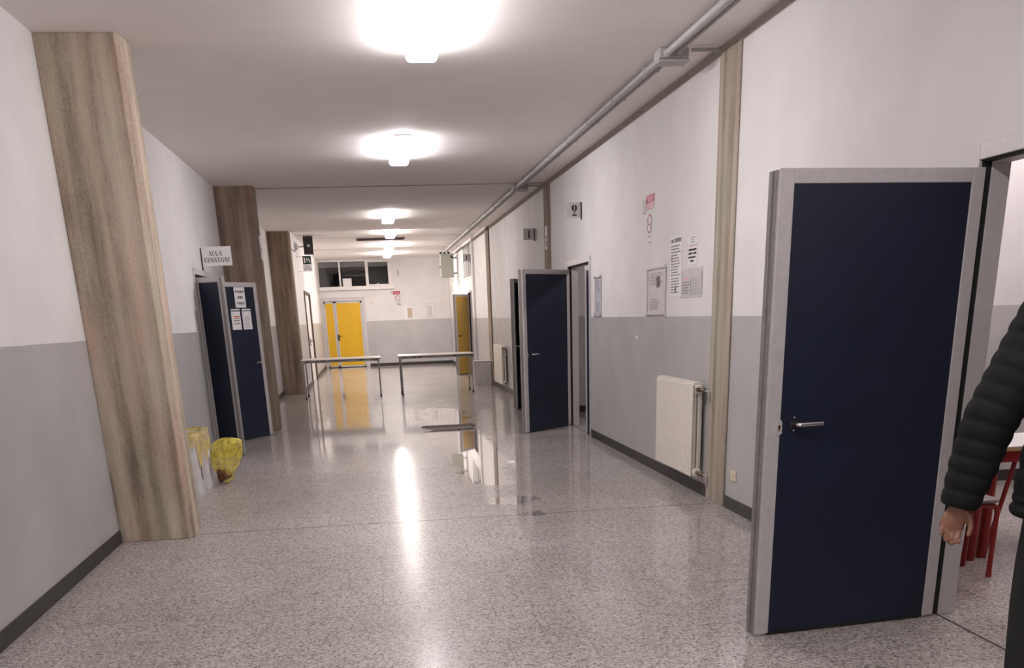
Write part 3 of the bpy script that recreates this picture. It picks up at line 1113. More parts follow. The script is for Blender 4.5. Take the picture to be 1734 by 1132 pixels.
def numeral(t, digit, size, material):
    """Fat stencil numerals with a bridge down the middle."""
    z = t['top']
    mb = MB()
    s = size

    def poly(p):
        mb.prism([(x * s, y * s) for x, y in p], z - .0002, z + .0009)
    if digit == '2':
        poly(arc(-.03, .2, .24, 90, 270, 14, .29) + [(-.03, .0), (-.03, .4)])                       # left lobe
        poly(arc(.03, .2, .25, 90, -30, 14, .29) + [(.0, -.28), (-.10, -.28), (.06, .02), (.05, .4)])  # right lobe and neck
        poly([(-.26, -.5), (-.10, -.33), (.14, -.36), (.24, -.30), (.24, -.5)])                      # foot
    else:
        poly([(-.10, -.5), (-.10, .3), (-.03, .45), (.05, .5), (.10, .5), (.10, -.5)])
        poly([(-.2, .22), (-.13, .3), (-.13, .36), (-.2, .3)])
    return mb.build('numeral', material, t)


def flag_sign(label, digit, x_wall, y, z, w, h):
    t = thing('number_sign', label, 'sign', mtx=face_mtx((x_wall - w / 2 - .004, y, z), U_FAR), group='number signs standing out from the right wall')
    MB().box((-w / 2, -h / 2, -.004), (w / 2 - .012, h / 2, 0)).build('sign_plate', mat('sign_grey', (.46, .45, .44), .45), t, bevel=.001)
    MB().box((w / 2 - .014, -h / 2 - .02, -.008), (w / 2 + .004, h / 2, .004)).build('wall_bracket', M_BLACKP, t)
    t['top'] = 0
    numeral(t, digit, h * .72, M_INK)
    return t


flag_sign('grey sign with a black stencilled number 2 over the half-open blue door', '2', XR, 13.9, 2.832, .195, .185)
flag_sign('grey sign with a black stencilled number 1 over the slightly open blue door', '1', XR, 17.8, 2.83, .19, .175)
flag_sign('small far number sign in front of the pale high window on the right', '1', XR, 28.9, 3.06, .185, .185)

# lecture-room sign on the left wall
t = thing('room_sign', 'white sign reading AULA CONVEGNI standing out from the left wall', 'sign', mtx=face_mtx((XL + .018 + .187, 14.25, 2.428), U_FAR))
MB().box((-.187, -.115, -.004), (.187, .115, 0)).build('sign_plate', M_PAPER, t, bevel=.001)
MB().box((-.2, -.17, -.01), (-.187, .1, .006)).build('wall_bracket', M_BLACKP, t)
t['top'] = 0
serif_text(t, 'AULA', -.015, .032, .052, M_INK, .175)
serif_text(t, 'CONVEGNI', 0, -.045, .052, M_INK, .325)

t = plate('notice_sheet', 'pale notice sheet on the left wall beside the open blue double door frame', 'notice', (XL + .001, 13.25, 1.65), U_LEFT, .2, .24, M_PAPERG)
lines(t, M_INKG, textrows(-.08, .08, .09, 9, .02, .006, seed=4))

# notices on the wide leaf of the lecture-room door: they hang on its corridor-side face
ang = math.atan2(.857, .515)
hx, hy = XL + .004, DL[1] - .022
dv = Vector((math.sin(R(149)), -math.cos(R(149)), 0))
nv = Vector((dv.y, -dv.x, 0))
if nv.y > 0:
    nv = -nv
uv = Vector((0, 0, 1)).cross(nv)


def on_leaf(s, z):
    p = Vector((hx, hy, z)) + dv * s + nv * .0165
    return p


t = plate('door_notice', 'white notice reading AFFOLLAMENTO MASSIMO on the open blue door, above two other sheets', 'notice', on_leaf(.565, 1.945), uv, .235, .27, M_PAPER)
text(t, 'AFFOLLAMENTO', 0, .075, .04, M_INK, bold=.0012, width=.205)
text(t, 'MASSIMO', 0, 0, .04, M_INK, bold=.0012, width=.12)
text(t, '90 PERSONE', 0, -.08, .04, M_INK, bold=.0012, width=.165)
t = plate('door_notice', 'left of two printed sheets on the open blue door, with orange heading lines', 'notice', on_leaf(.425, 1.655), uv, .2, .275, M_PAPER)
lines(t, M_INKG, [(-.1, .105, .1, .125)], 'header_bar')
lines(t, M_INKG, textrows(-.06, .08, -.01, 2, .04, .014, seed=3), 'print')
lines(t, M_INKG, [(-.08, .06, -.07, .085)], 'emblem')
lines(t, M_ORANGE, [(-.06, .03, .08, .045), (-.05, .008, .07, .02)], 'orange_print')
t = plate('door_notice', 'right of two printed sheets on the open blue door, covered in fine print', 'notice', on_leaf(.67, 1.655), uv, .2, .275, M_PAPER)
lines(t, M_INKG, [(-.1, .105, .1, .12)], 'header_bar')
lines(t, M_INKG, [(-.08, .06, -.07, .085)], 'emblem')
lines(t, M_INKG, textrows(-.07, .085, .04, 9, .018, .005, seed=6), 'print')

# sheets clipped to the two middle columns
t = plate('white_card', 'glossy white card on the side of the second left concrete pillar', 'card', (-1.524, 16.53, 2.66), U_LEFT, .26, .33, M_PAPER)
lines(t, M_INKG, [(-.02, -.05, .1, .02), (-.06, -.12, .0, -.06)])
t = plate('white_card', 'glossy white card on the middle pilaster of the right wall', 'card', (2.854, 16.60, 2.69), U_RIGHT, .2, .33, M_PAPER)
lines(t, M_INKG, [(-.05, -.02, .05, .04), (-.05, -.13, .06, -.04)])

# right wall, from far to near
XW = XR - .0012


def framed(label, y0, y1, z0, z1, seed, tint):
    t = thing('wall_frame', label, 'frame', mtx=face_mtx((XR - .001, (y0 + y1) / 2, (z0 + z1) / 2), U_RIGHT), group='snap frames on the right wall')
    w, h = (y1 - y0) / 2, (z1 - z0) / 2
    mb = MB()
    k = .026
    for lo, hi in (((-w, -h, 0), (-w + k, h, .016)), ((w - k, -h, 0), (w, h, .016)), ((-w + k, h - k, 0), (w - k, h, .016)), ((-w + k, -h, 0), (w - k, -h + k, .016))):
        mb.box(lo, hi)
    mb.build('frame', M_ALU, t, bevel=.007, seg=3)
    c = MB()
    for sx in (-1, 1):
        for sy in (-1, 1):
            cx, cy = sx * (w - .012), sy * (h - .012)
            c.box((cx - .017, cy - .017, .003), (cx + .017, cy + .017, .019))
    c.build('corner_cap', M_CHROME, t, bevel=.004)
    MB().box((-w + .02, -h + .02, .001), (w - .02, h - .02, .004)).build('poster', tint, t)
    t['top'] = .004
    r = textrows(-w * .7, w * .7, h * .75, 6, h * .09, h * .03, seed=seed) + textrows(-w * .7, w * .5, -h * .3, 7, h * .07, h * .025, seed=seed + 3)
    lines(t, M_INKG, r + [(0, h * .15, w * .4, h * .6)] if seed % 2 else r, 'print')
    return t


framed('smaller aluminium poster frame on the right wall, beside the half-open blue door', 12.74, 13.09, 1.525, 2.0, 2, mat('bluish_poster', (.42, .43, .50), .5))
framed('larger aluminium frame with a pale floor plan on the right wall, left of the paper notices', 9.91, 10.59, 1.53, 1.985, 3, mat('pale_plan_poster', (.62, .58, .58), .25))

t = plate('notice_strip', 'tall narrow strip of small print pages on the right wall above the radiator', 'notice', (XW, 9.61, 1.957), U_RIGHT, .37, .52, M_PAPER)
r = [(-.15, .205, -.07, .235), (-.04, .205, .16, .24)] + textrows(-.15, .16, .18, 5, .026, .011, seed=11) + textrows(-.15, .16, .05, 6, .024, .009, seed=12) + textrows(-.15, .16, -.10, 6, .024, .009, .5, seed=13)
lines(t, M_INKG, r)
lines(t, M_PINK, [(-.16, .045, -.09, .09)], 'pink_print')
lines(t, M_INK, [(.0, -.225, .03, -.17)], 'black_figure')
t = plate('paper_notice', 'small white notice with four thick black lines, above the grey plastic sleeve', 'notice', (XW, 9.105, 2.067), U_RIGHT, .26, .235, M_PAPER)
lines(t, M_INK, [(-.115, -.005, .11, .012), (-.115, -.035, .0, -.018), (.02, -.035, .11, -.018), (-.115, -.065, .09, -.05), (-.06, -.095, .04, -.08)])
lines(t, M_INKG, textrows(-.06, .1, .105, 3, .018, .006, seed=21), 'grey_print')
lines(t, M_PINK, [(-.1, .03, .12, .045)], 'pink_print')
t = plate('notice_sleeve', 'clear grey plastic sleeve holding two printed pages, lowest of the papers on the right wall', 'notice', (XW, 9.115, 1.802), U_RIGHT, .62, .245, M_PAPERG)
lines(t, M_INKG, textrows(-.27, -.05, .01, 5, .022, .009, seed=31) + [(-.28, .06, -.272, .1), (.0, .06, .008, .1)] + textrows(.0, .27, .03, 9, .016, .004, seed=33))
lines(t, M_PINK, [(-.27, .025, -.06, .045)], 'pink_print')
lines(t, M_INK, [(-.022, -.11, -.016, .03), (.293, -.1, .3, .08)], 'page_edge')

# no-smoking sign pairs
t = plate('warning_sign', 'red warning sign with pale lower half, high on the right wall', 'sign', (XW, 10.53, 2.592), U_RIGHT, .30, .13, M_PINK)
lines(t, M_RED, [(-.15, -.005, .15, .065)], 'red_field')
t['top'] += .0006
lines(t, M_PINK, [(-.10, .03, .10, .042), (-.08, .008, .06, .02)], 'lettering')
mb = MB()
pts = [(-.155, -.085), (-.215, -.095), (-.225, -.02), (-.18, .03), (-.15, .04)]
mb.prism(pts, 0, .012)
mb.prism([(-.215, -.095), (-.225, -.02), (-.18, .03), (-.19, -.02)], .012, .03)
mb.build('curled_film', M_WHITEP, t)


def roundel(name, label, c, u, r, group=None):
    t = thing(name, label, 'sign', mtx=face_mtx(c, u), group=group)
    MB().prism([(r * math.cos(2 * PI * k / 40), r * math.sin(2 * PI * k / 40)) for k in range(40)], 0, .0015).build('disc', M_PAPER, t)
    ring_ = MB().ring((0, 0), r * .80, r, .001, .0025)
    a = R(-45)
    ring_.box((-r * .85, -r * .07, .001), (r * .85, r * .07, .0026), Matrix.Rotation(a, 4, 'Z'))
    ring_.build('ring', mat('roundel_red', (.26, .03, .035), .4), t)
    MB().box((-r * .45, -r * .16, .001), (r * .4, -r * .02, .0022)).box((r * .2, -r * .02, .001), (r * .28, r * .3, .0022)).build('pictogram', M_INK, t)
    return t


roundel('prohibition_sign', 'round red and white no-smoking sign on the right wall, above the larger frame', (XW, 10.555, 2.395), U_RIGHT, .088)
t = plate('sign_caption', 'tiny printed caption under the no-smoking sign on the right wall', 'caption', (XW, 10.55, 2.25), U_RIGHT, .15, .1, M_PAPER)
lines(t, M_INKG, textrows(-.06, .06, .04, 2, .016, .007, seed=2) + [(-.02, -.035, .05, -.022)])
t = plate('wall_socket', 'cream socket plate low on the right wall, right of the nearest pilaster', 'socket', (XR - .0005, 7.832, .287), U_RIGHT, .125, .085, M_CREAM, th=.009, bevel=.003)
lines(t, M_INKG, [(-.004, -.016, .004, .016)], 'slot')
t = thing('plaster_chip', 'small white chip in the grey dado left of the radiator', 'chip', mtx=face_mtx((XR - .0004, 11.03, 1.31), U_RIGHT))
MB().prism([(-.06, .018), (-.03, -.012), (.01, -.022), (.05, -.01), (.06, .018)], 0, .0012).build('bare_plaster', M_PAPER, t)

# far wall
YW = YF - .0012
roundel('prohibition_sign', 'smaller far roundel left of the red sign on the far wall', (.88, YW, 2.418), U_FAR, .055, 'roundels on the far wall')
roundel('prohibition_sign', 'larger far roundel under the red sign on the far wall', (1.068, YW, 2.23), U_FAR, .095, 'roundels on the far wall')
t = plate('warning_sign', 'small red warning sign on the far wall right of the dark windows', 'sign', (1.045, YW, 2.42), U_FAR, .23, .12, M_RED)
lines(t, M_PINK, [(-.09, .015, .09, .032), (-.08, -.03, .08, -.012)], 'lettering')
t = plate('sign_caption', 'grey caption sheet under the larger roundel on the far wall', 'caption', (1.085, YW, 2.06), U_FAR, .17, .11, M_PAPERG)
lines(t, M_INKG, [(-.01, -.04, .075, -.015)])
t = plate('far_notice', 'pale sheet with a beige panel on the far wall above the grey dado', 'notice', (1.42, YW, 1.75), U_FAR, .30, .40, M_PAPER)
lines(t, mat('beige_print', (.50, .40, .30), .7), [(-.04, -.17, .13, .16)], 'beige_panel')
t = thing('wall_frame', 'thin grey framed sheet on the far wall near the orange-yellow door', 'frame', mtx=face_mtx((2.185, YF - .001, 1.79), U_FAR))
mb = MB()
for lo, hi in (((-.155, -.235, 0), (-.135, .235, .015)), ((.135, -.235, 0), (.155, .235, .015)), ((-.135, .215, 0), (.135, .235, .015)), ((-.135, -.235, 0), (.135, -.215, .015))):
    mb.box(lo, hi)
mb.build('frame', M_ALU, t, bevel=.004)
MB().box((-.137, -.217, .001), (.137, .217, .004)).build('poster', M_PAPER, t)
t['top'] = .004
lines(t, M_INKG, textrows(-.10, .10, .17, 14, .026, .010, .2, seed=41))
for x, z, lab in ((.175, 2.12, 'tiny switch plate right of the yellow double door'), (2.61, 2.12, 'tiny switch plate near the top of the orange-yellow door')):
    plate('switch_plate', lab, 'switch', (x, YW, z), U_FAR, .10, .06, M_CREAM, th=.01, bevel=.003)
t = plate('wall_scuff_plate', 'small grey plate on the far wall right of the dark windows', 'plate', (1.14, YW, 3.06), U_FAR, .06, .2, M_GREYP, th=.01, bevel=.003)
t = plate('window_paper', 'white sheet stuck on the middle dark window', 'paper', (-.63, YF + .036, 2.80), U_FAR, .30, .27, M_PAPER)
t = thing('white_bits', 'small white bits along the bottom of the right dark window', 'paper scraps', (.45, YF + .0905, 2.674))  # small lumpy white shapes along the pane bottom
for k, (x, w, h) in enumerate(((-.30, .1, .03), (-.2, .06, .02), (-.02, .12, .085), (.16, .08, .03), (.25, .07, .035), (.31, .06, .025))):
    mb = MB()
    bmesh.ops.create_icosphere(mb.bm, subdivisions=2, radius=1, matrix=Matrix.Translation((x, 0, h / 2)) @ Matrix.Diagonal((w / 2, .022, h / 2, 1)))
    rn = random.Random(k)
    for v in mb.bm.verts:
        v.co += Vector((rn.uniform(-1, 1) * .008, rn.uniform(-1, 1) * .003, rn.uniform(-.2, 1) * .006))
    mb.build('white_bit', M_PAPER, t)

# left far wall: exit sign, loudspeaker, bell
t = thing('exit_sign', 'dark exit sign with white pictogram standing out from the far left wall', 'sign', mtx=face_mtx((-1.37, 26.4, 2.98), U_FAR))
MB().box((-.10, -.09, -.01), (.10, .10, 0)).build('sign_plate', M_GREENB, t, bevel=.002)
MB().box((-.11, -.25, -.01), (.11, -.095, -.001)).build('caption_plate', M_PAPER, t, bevel=.001)
for z in (-.25, .08):
    MB().box((-.249, z, -.008), (-.10, z + .012, -.002)).build('wall_bracket', M_WHITEP, t)
t['top'] = 0
lines(t, M_WHITEP, [(-.075, -.055, -.04, .065)], 'door_pictogram')
mb = MB()
mb.prism(arc(.0, .035, .014, 0, 360, 12)[:-1], -.0002, .0008).prism([(-.012, .02), (.012, .02), (.012, -.02), (-.012, -.02)], -.0002, .0008)
mb.prism([(.03, .04), (.05, .045), (.075, -.03), (.06, -.055), (.05, -.05), (.052, -.03)], -.0002, .0008)
mb.build('running_figure', M_WHITEP, t)
t['top'] = -.001
text(t, 'USCITA', 0, -.135, .05, M_INKG, bold=.001, width=.13)
text(t, 'EMERGENZA', 0, -.195, .05, M_INKG, bold=.001, width=.19)
t = thing('loudspeaker', 'black box loudspeaker hung high on the far left wall above the exit sign', 'loudspeaker', (-1.30, 26.3, 3.11))
MB().box((-.115, 0, 0), (.115, .2, .40)).build('cabinet', M_BLACKP, t, bevel=.008)
auto_smooth(MB().tube([(0, 0, .19), (0, -.012, .19)], [.035, .022], 20).build('driver_cone', M_GREYP, t))
MB().box((-.32, .08, .16), (-.115, .12, .2)).build('wall_bracket', M_WHITEP, t)
t = thing('alarm_bell', 'grey half-dome alarm bell left of the black loudspeaker', 'bell', (XLF, 26.0, 3.27))
mb = MB()
pr = [(0.0, .065), (.02, .085), (.05, .08), (.08, .06), (.095, .03), (.10, .0)]
auto_smooth(mb.loft([[(x, r * math.cos(2 * PI * k / 24), r * math.sin(2 * PI * k / 24)) for k in range(24)] for x, r in pr[:-1]]).build('dome', M_GREYP, t))
MB().box((0, -.1, -.1), (.012, .1, .1)).build('mounting_plate', M_WHITEP, t, bevel=.003)
tag(auto_smooth(MB().tube([(XLF + .01, 25.1, 3.16), (XLF + .012, 25.6, 3.15), (XLF + .01, 26.3, 3.18)], .008, 8).build('cable', M_BLACKP)), 'black cable running along the far left wall below the bell', 'cable')

# ------------------------------------------------------------------ tables across the corridor


def folding_table(label, x, y, w, d, zt, rot=0):
    t = thing('folding_table', label, 'table', (x, y, 0), rot, group='narrow tables set across the corridor')
    MB().box((-w / 2, -d / 2, zt - .022), (w / 2, d / 2, zt)).build('tabletop', M_TABLE, t, bevel=.004)
    e = MB()
    e.box((-w / 2 - .002, -d / 2 - .003, zt - .034), (w / 2 + .002, -d / 2 + .02, zt - .021)).box((-w / 2 - .002, d / 2 - .02, zt - .034), (w / 2 + .002, d / 2 + .003, zt - .021))
    e.box((-w / 2 - .002, -d / 2 + .02, zt - .034), (-w / 2 + .02, d / 2 - .02, zt - .021)).box((w / 2 - .02, -d / 2 + .02, zt - .034), (w / 2 + .002, d / 2 - .02, zt - .021))
    e.build('edge_band', M_EDGE, t)
    zr = zt - .055
    MB().box((-w / 2 + .1, -d / 2 + .05, zr - .015), (w / 2 - .1, -d / 2 + .08, zt - .022)).box((-w / 2 + .1, d / 2 - .08, zr - .015), (w / 2 - .1, d / 2 - .05, zt - .022)).build('under_frame', M_STEEL, t)
    for sx in (-1, 1):
        for sy in (-1, 1):
            px, py = sx * (w / 2 - .045), sy * (d / 2 - .05)
            pts = [(sx * (w / 2 - .18), py, zr)]
            for k in range(7):
                a = k / 6 * PI / 2
                pts.append((sx * (w / 2 - .10) + sx * .055 * math.sin(a), py, zr - .055 + .055 * math.cos(a)))
            pts.append((px, py, .03))
            lg = auto_smooth(MB().tube(pts, .0165, 12).build('leg', M_STEEL, t))
            auto_smooth(MB().tube([(px, py, 0), (px, py, .045)], [.021, .019], 12).build('foot_cap', M_BLACKP, lg))
        for zz in (zr - .005,):
            MB().tube([(sx * (w / 2 - .16), -d / 2 + .06, zz), (sx * (w / 2 - .16), d / 2 - .06, zz)], .012, 8).build('cross_tube', M_STEEL, t)
    for sx in (-.3, -.22, .25):
        MB().box((sx * w - .03, -d / 2 + .04, zt - .05), (sx * w + .03, -d / 2 + .09, zt - .02)).build('clamp', M_BLACKP, t)
    return t


folding_table('left of the two grey-legged tables across the corridor, in front of the yellow double door', -.66, 22.92, 1.70, .92, .815, R(-.3))
folding_table('right of the two grey-legged tables across the corridor, in front of the orange-yellow door', 1.395, 22.92, 1.64, .92, .825, R(.3))

# low box beside the far pilaster
t = thing('low_cabinet', 'low pale grey box on the floor below the farthest pilaster of the right wall', 'cabinet', (2.61, 24.72, 0))
MB().box((-.21, -.20, 0), (.21, .19, .545)).build('body', mat('pale_grey_panel', (.46, .44, .43), .5), t, bevel=.004)
MB().box((-.225, -.215, .545), (.225, .19, .565)).build('top', mat('pale_grey_top', (.52, .48, .46), .5), t, bevel=.004)

# ------------------------------------------------------------------ bins and bag


def rrect(w, d, r, n=5):
    pts = []
    for cx, cy, a0 in ((w / 2 - r, d / 2 - r, 0), (-w / 2 + r, d / 2 - r, 90), (-w / 2 + r, -d / 2 + r, 180), (w / 2 - r, -d / 2 + r, 270)):
        for k in range(n + 1):
            a = R(a0 + 90 * k / n)
            pts.append((cx + r * math.cos(a), cy + r * math.sin(a)))
    return pts


def bin_(label, x, y, w, d, h, seed, rot=0):
    t = thing('waste_bin', label, 'bin', (x, y, 0), rot, group='white bins with yellow liners')
    ro = lambda k, z: [(px * k, py * k, z) for px, py in rrect(w, d, .035)]
    auto_smooth(MB().loft([ro(.90, 0), ro(.92, .012), ro(1.0, h - .02), ro(1.03, h - .015), ro(1.03, h), ro(.97, h), ro(.96, h - .03), ro(.88, .03)]).build('body', M_BIN, t), 30)
    rn = random.Random(seed)
    mb = MB()
    n = 56
    ww = rrect(w * 1.05, d * 1.05, .04, 13)
    n = len(ww)
    ph = rn.random() * 6
    rows = 7
    rings = []
    for j in range(rows + 1):
        rg = []
        for k, (px, py) in enumerate(ww):
            a = 2 * PI * k / n
            drop = .20 + .10 * math.sin(a * 2 + ph) + .05 * math.sin(a * 5 + ph * 2)
            f = j / rows
            z = h + .012 - drop * f
            o = 1 + .03 * f + .015 * math.sin(a * 11 + ph + f * 4) + .02 * f * math.sin(a * 17 + 2 * ph)
            if j == 0:
                o, z = .93, h - .03
            elif j == 1:
                o, z = 1.0, h + .02 + .008 * math.sin(a * 9 + ph)
            rg.append((px * o, py * o, z))
        rings.append(rg)
    mb.loft(rings, caps=False)
    ob = mb.build('bag_liner', M_FILM2, t, smooth=True)
    sl = MB().box((w * .497, -.02, h * .25), (w * .503, .02, h * .55))
    sl.build('side_label', M_INKG, t)
    return t


bin_('nearer white bin with a yellow bag liner, half behind the nearest concrete pillar', -1.905, 10.22, .29, .29, .615, 3)
bin_('farther white bin with a yellow bag liner, between the other bin and the yellow bag', -1.875, 10.63, .27, .27, .60, 9)

t = thing('rubbish_bag', 'see-through yellow rubbish bag slumped on the floor beside the white bins', 'bag', (-1.645, 10.98, 0))
mb = MB()
bmesh.ops.create_icosphere(mb.bm, subdivisions=5, radius=1)
rn = random.Random(5)
from mathutils import noise as mnoise
for v in mb.bm.verts:
    c = v.co.copy()
    z = (c.z + 1) / 2
    an = math.atan2(c.y, c.x)
    wd = math.sqrt(max(0, 1 - c.z * c.z)) ** .75 * (.082 + .142 * z ** 1.2)
    fold = 1 + .10 * math.sin(an * 5 + 4 * z) * (1 - z * .5) + .05 * math.sin(an * 11 + 1.3 - 6 * z)
    p = Vector((math.cos(an) * wd * fold + .07 * z * z, math.sin(an) * wd * fold * .9, .002 + z * .47))
    nn = mnoise.noise(c * 2.0) * .022 + mnoise.noise(c * 5.0) * .010
    p += Vector((math.cos(an), math.sin(an), .4 * c.z)) * nn
    p.z = max(.002, p.z)
    v.co = p
mb.build('film', M_FILM, t, smooth=True)
mb = MB()
bmesh.ops.create_icosphere(mb.bm, subdivisions=3, radius=1, matrix=Matrix.Translation((-.02, -.03, .09)) @ Matrix.Diagonal((.075, .07, .07, 1)))
for v in mb.bm.verts:
    v.co += (v.co - Vector((-.02, -.03, .09))) * mnoise.noise(v.co * 18) * .5
mb.build('waste', M_WASTE, t)

# ------------------------------------------------------------------ classroom furniture


def school_table(label, x, y, w, d, zt, rot=0, brace=False):
    t = thing('school_table', label, 'table', (x, y, 0), rot, group='red-legged tables in the classroom')
    MB().box((-w / 2, -d / 2, zt - .004), (w / 2, d / 2, zt)).build('tabletop', M_WHITEP, t)
    MB().box((-w / 2, -d / 2, zt - .028), (w / 2, d / 2, zt - .004)).build('edge_band', M_WOOD, t, bevel=.003)
    a = MB()
    k = .05
    a.box((-w / 2 + k, -d / 2 + k - .02, zt - .10), (w / 2 - k, -d / 2 + k + .01, zt - .028)).box((-w / 2 + k, d / 2 - k - .01, zt - .10), (w / 2 - k, d / 2 - k + .02, zt - .028))
    a.box((-w / 2 + k - .02, -d / 2 + k, zt - .10), (-w / 2 + k + .01, d / 2 - k, zt - .028)).box((w / 2 - k - .01, -d / 2 + k, zt - .10), (w / 2 - k + .02, d / 2 - k, zt - .028))
    a.build('apron', M_REDM, t, bevel=.003)
    for sx in (-1, 1):
        for sy in (-1, 1):
            px, py = sx * (w / 2 - .055), sy * (d / 2 - .055)
            auto_smooth(MB().tube([(px, py, 0), (px, py, zt - .03)], .034, 18).build('leg', M_REDM, t))
    if brace:
        auto_smooth(MB().tube([(-w / 2 + .1, -d / 2 + .09, .012), (-w / 2 + .235, -d / 2 + .09, zt - .06)], .015, 12).build('brace', M_REDM, t))
    return t


school_table('red-legged school table half hidden behind the aluminium door jamb', 3.40, 6.04, .78, .6, .712)
school_table('red-legged school table seen between the person and their sleeve', 4.19, 6.085, .80, .6, .712, brace=True)
t = thing('stool', 'red tube-framed stool with a grey seat in front of the red-legged tables', 'stool', (3.44, 5.52, 0))
MB().prism(rrect(.36, .34, .06), .455, .475).build('seat', mat('grey_seat', (.22, .19, .18), .6), t, bevel=.006)
for sx in (-1, 1):
    for sy in (-1, 1):
        pts = [(sx * .06, sy * .13, .44)]
        for k in range(7):
            a = k / 6 * PI / 2
            pts.append((sx * (.12 + .055 * math.sin(a)), sy * .13, .385 + .055 * math.cos(a)))
        pts.append((sx * .168, sy * .14, .012))
        lg = auto_smooth(MB().tube(pts, .0155, 12).build('leg', M_REDM, t))
        auto_smooth(MB().tube([(sx * .168, sy * .14, 0), (sx * .168, sy * .14, .03)], .018, 10).build('foot_cap', M_REDM, lg))
MB().tube([(-.12, -.13, .44), (.12, -.13, .44)], .0135, 10).tube([(-.12, .13, .44), (.12, .13, .44)], .0135, 10).tube([(0, -.13, .44), (0, .13, .44)], .0135, 10).build('seat_frame', M_REDM, t)

# ------------------------------------------------------------------ person at the door
PB = Vector((2.475, 3.20, 0))
PROT = Matrix.Rotation(R(-28), 4, 'Z')
PINV = (Matrix.Translation(PB) @ PROT).inverted()


def W(x, y, z):
    return (PINV @ Vector((x, y, z))) / 1.025


person = thing('person', 'person in a black quilted jacket and black trousers standing at the nearest doorway, arm hanging', 'person', PB, R(-28))
person.scale = (1.025, 1.025, 1.025)


def fuse(mb, name, material, parent, voxel, smooth=4, factor=.5):
    """Melt overlapping closed pieces into one continuous skin."""
    bmesh.ops.recalc_face_normals(mb.bm, faces=mb.bm.faces)
    me = bpy.data.meshes.new(name + '_raw')
    mb.bm.to_mesh(me)
    mb.bm.free()
    ob = bpy.data.objects.new(name + '_raw', me)
    COL.objects.link(ob)
    rm = ob.modifiers.new('melt', 'REMESH')
    rm.mode = 'VOXEL'
    rm.voxel_size = voxel
    rm.use_smooth_shade = True
    if smooth:
        sm = ob.modifiers.new('soften', 'SMOOTH')
        sm.iterations = smooth
        sm.factor = factor
    dg = bpy.context.evaluated_depsgraph_get()
    m2 = bpy.data.meshes.new_from_object(ob.evaluated_get(dg))
    m2.name = name
    bpy.data.objects.remove(ob)
    m2.materials.clear()
    m2.materials.append(material)
    for p in m2.polygons:
        p.use_smooth = True
        p.material_index = 0
    o = bpy.data.objects.new(name, m2)
    COL.objects.link(o)
    o.parent = parent
    return o


def ell(cx, cy, z, rx, ry, n=36, pw=2.0):
    out = []
    for k in range(n):
        a = 2 * PI * k / n
        c, s_ = math.cos(a), math.sin(a)
        out.append((cx + rx * math.copysign(abs(c) ** (2 / pw), c), cy + ry * math.copysign(abs(s_) ** (2 / pw), s_), z))
    return out


def limb(mb, pts, rad, seg=20):
    """Tapering limb with rounded ends."""
    mb.tube(pts, rad, seg)
    mb.sphere(pts[0], rad[0], 16, 10)
    mb.sphere(pts[-1], rad[-1], 16, 10)


# joints
L_SH, L_EL, L_WR = Vector((-.185, 0, 1.495)), W(2.128, 3.29, 1.185), W(2.062, 3.30, .900)
R_SH, R_EL, R_WR = Vector((.195, 0, 1.475)), Vector((.26, -.02, 1.17)), Vector((.275, .05, .92))
body = MB()
body.loft([ell(0, 0, .86, .165, .12), ell(0, 0, .95, .17, .125), ell(0, 0, 1.10, .15, .11), ell(0, .01, 1.28, .165, .12), ell(0, 0, 1.42, .165, .10), ell(0, -.005, 1.50, .10, .075), ell(0, -.005, 1.54, .062, .06)])
limb(body, [(0, -.008, 1.47), (0, .004, 1.55), (0, .012, 1.63)], [.064, .056, .056])
body.sphere((0, .012, 1.715), (.074, .094, .112), 28, 20)
body.sphere((0, .035, 1.660), (.056, .062, .062), 20, 14)     # jaw
body.sphere((0, .080, 1.618), (.024, .018, .016), 14, 10)     # chin
body.tube([(0, .096, 1.738), (0, .108, 1.704), (0, .104, 1.690)], [.007, .011, .010], 12)
body.sphere((0, .108, 1.697), (.014, .011, .009), 12, 8)
body.sphere((0, .098, 1.752), (.052, .014, .010), 16, 8)      # brow
for s in (-1, 1):
    body.sphere((s * .045, .068, 1.70), (.022, .02, .018), 12, 8)
    body.sphere((s * .077, .004, 1.705), (.010, .020, .032), 12, 10)   # ear
    hip, kn, an = Vector((s * .095, 0, .88)), Vector((s * .105, .015, .50)), Vector((s * .11, -.02, .09))
    limb(body, [hip, hip.lerp(kn, .5), kn, kn.lerp(an, .3), an], [.088, .078, .058, .058, .04])
for sh, el, wr in ((L_SH, L_EL, L_WR), (R_SH, R_EL, R_WR)):
    limb(body, [sh, sh.lerp(el, .5), el, el.lerp(wr, .35), wr], [.050, .046, .042, .042, .030])


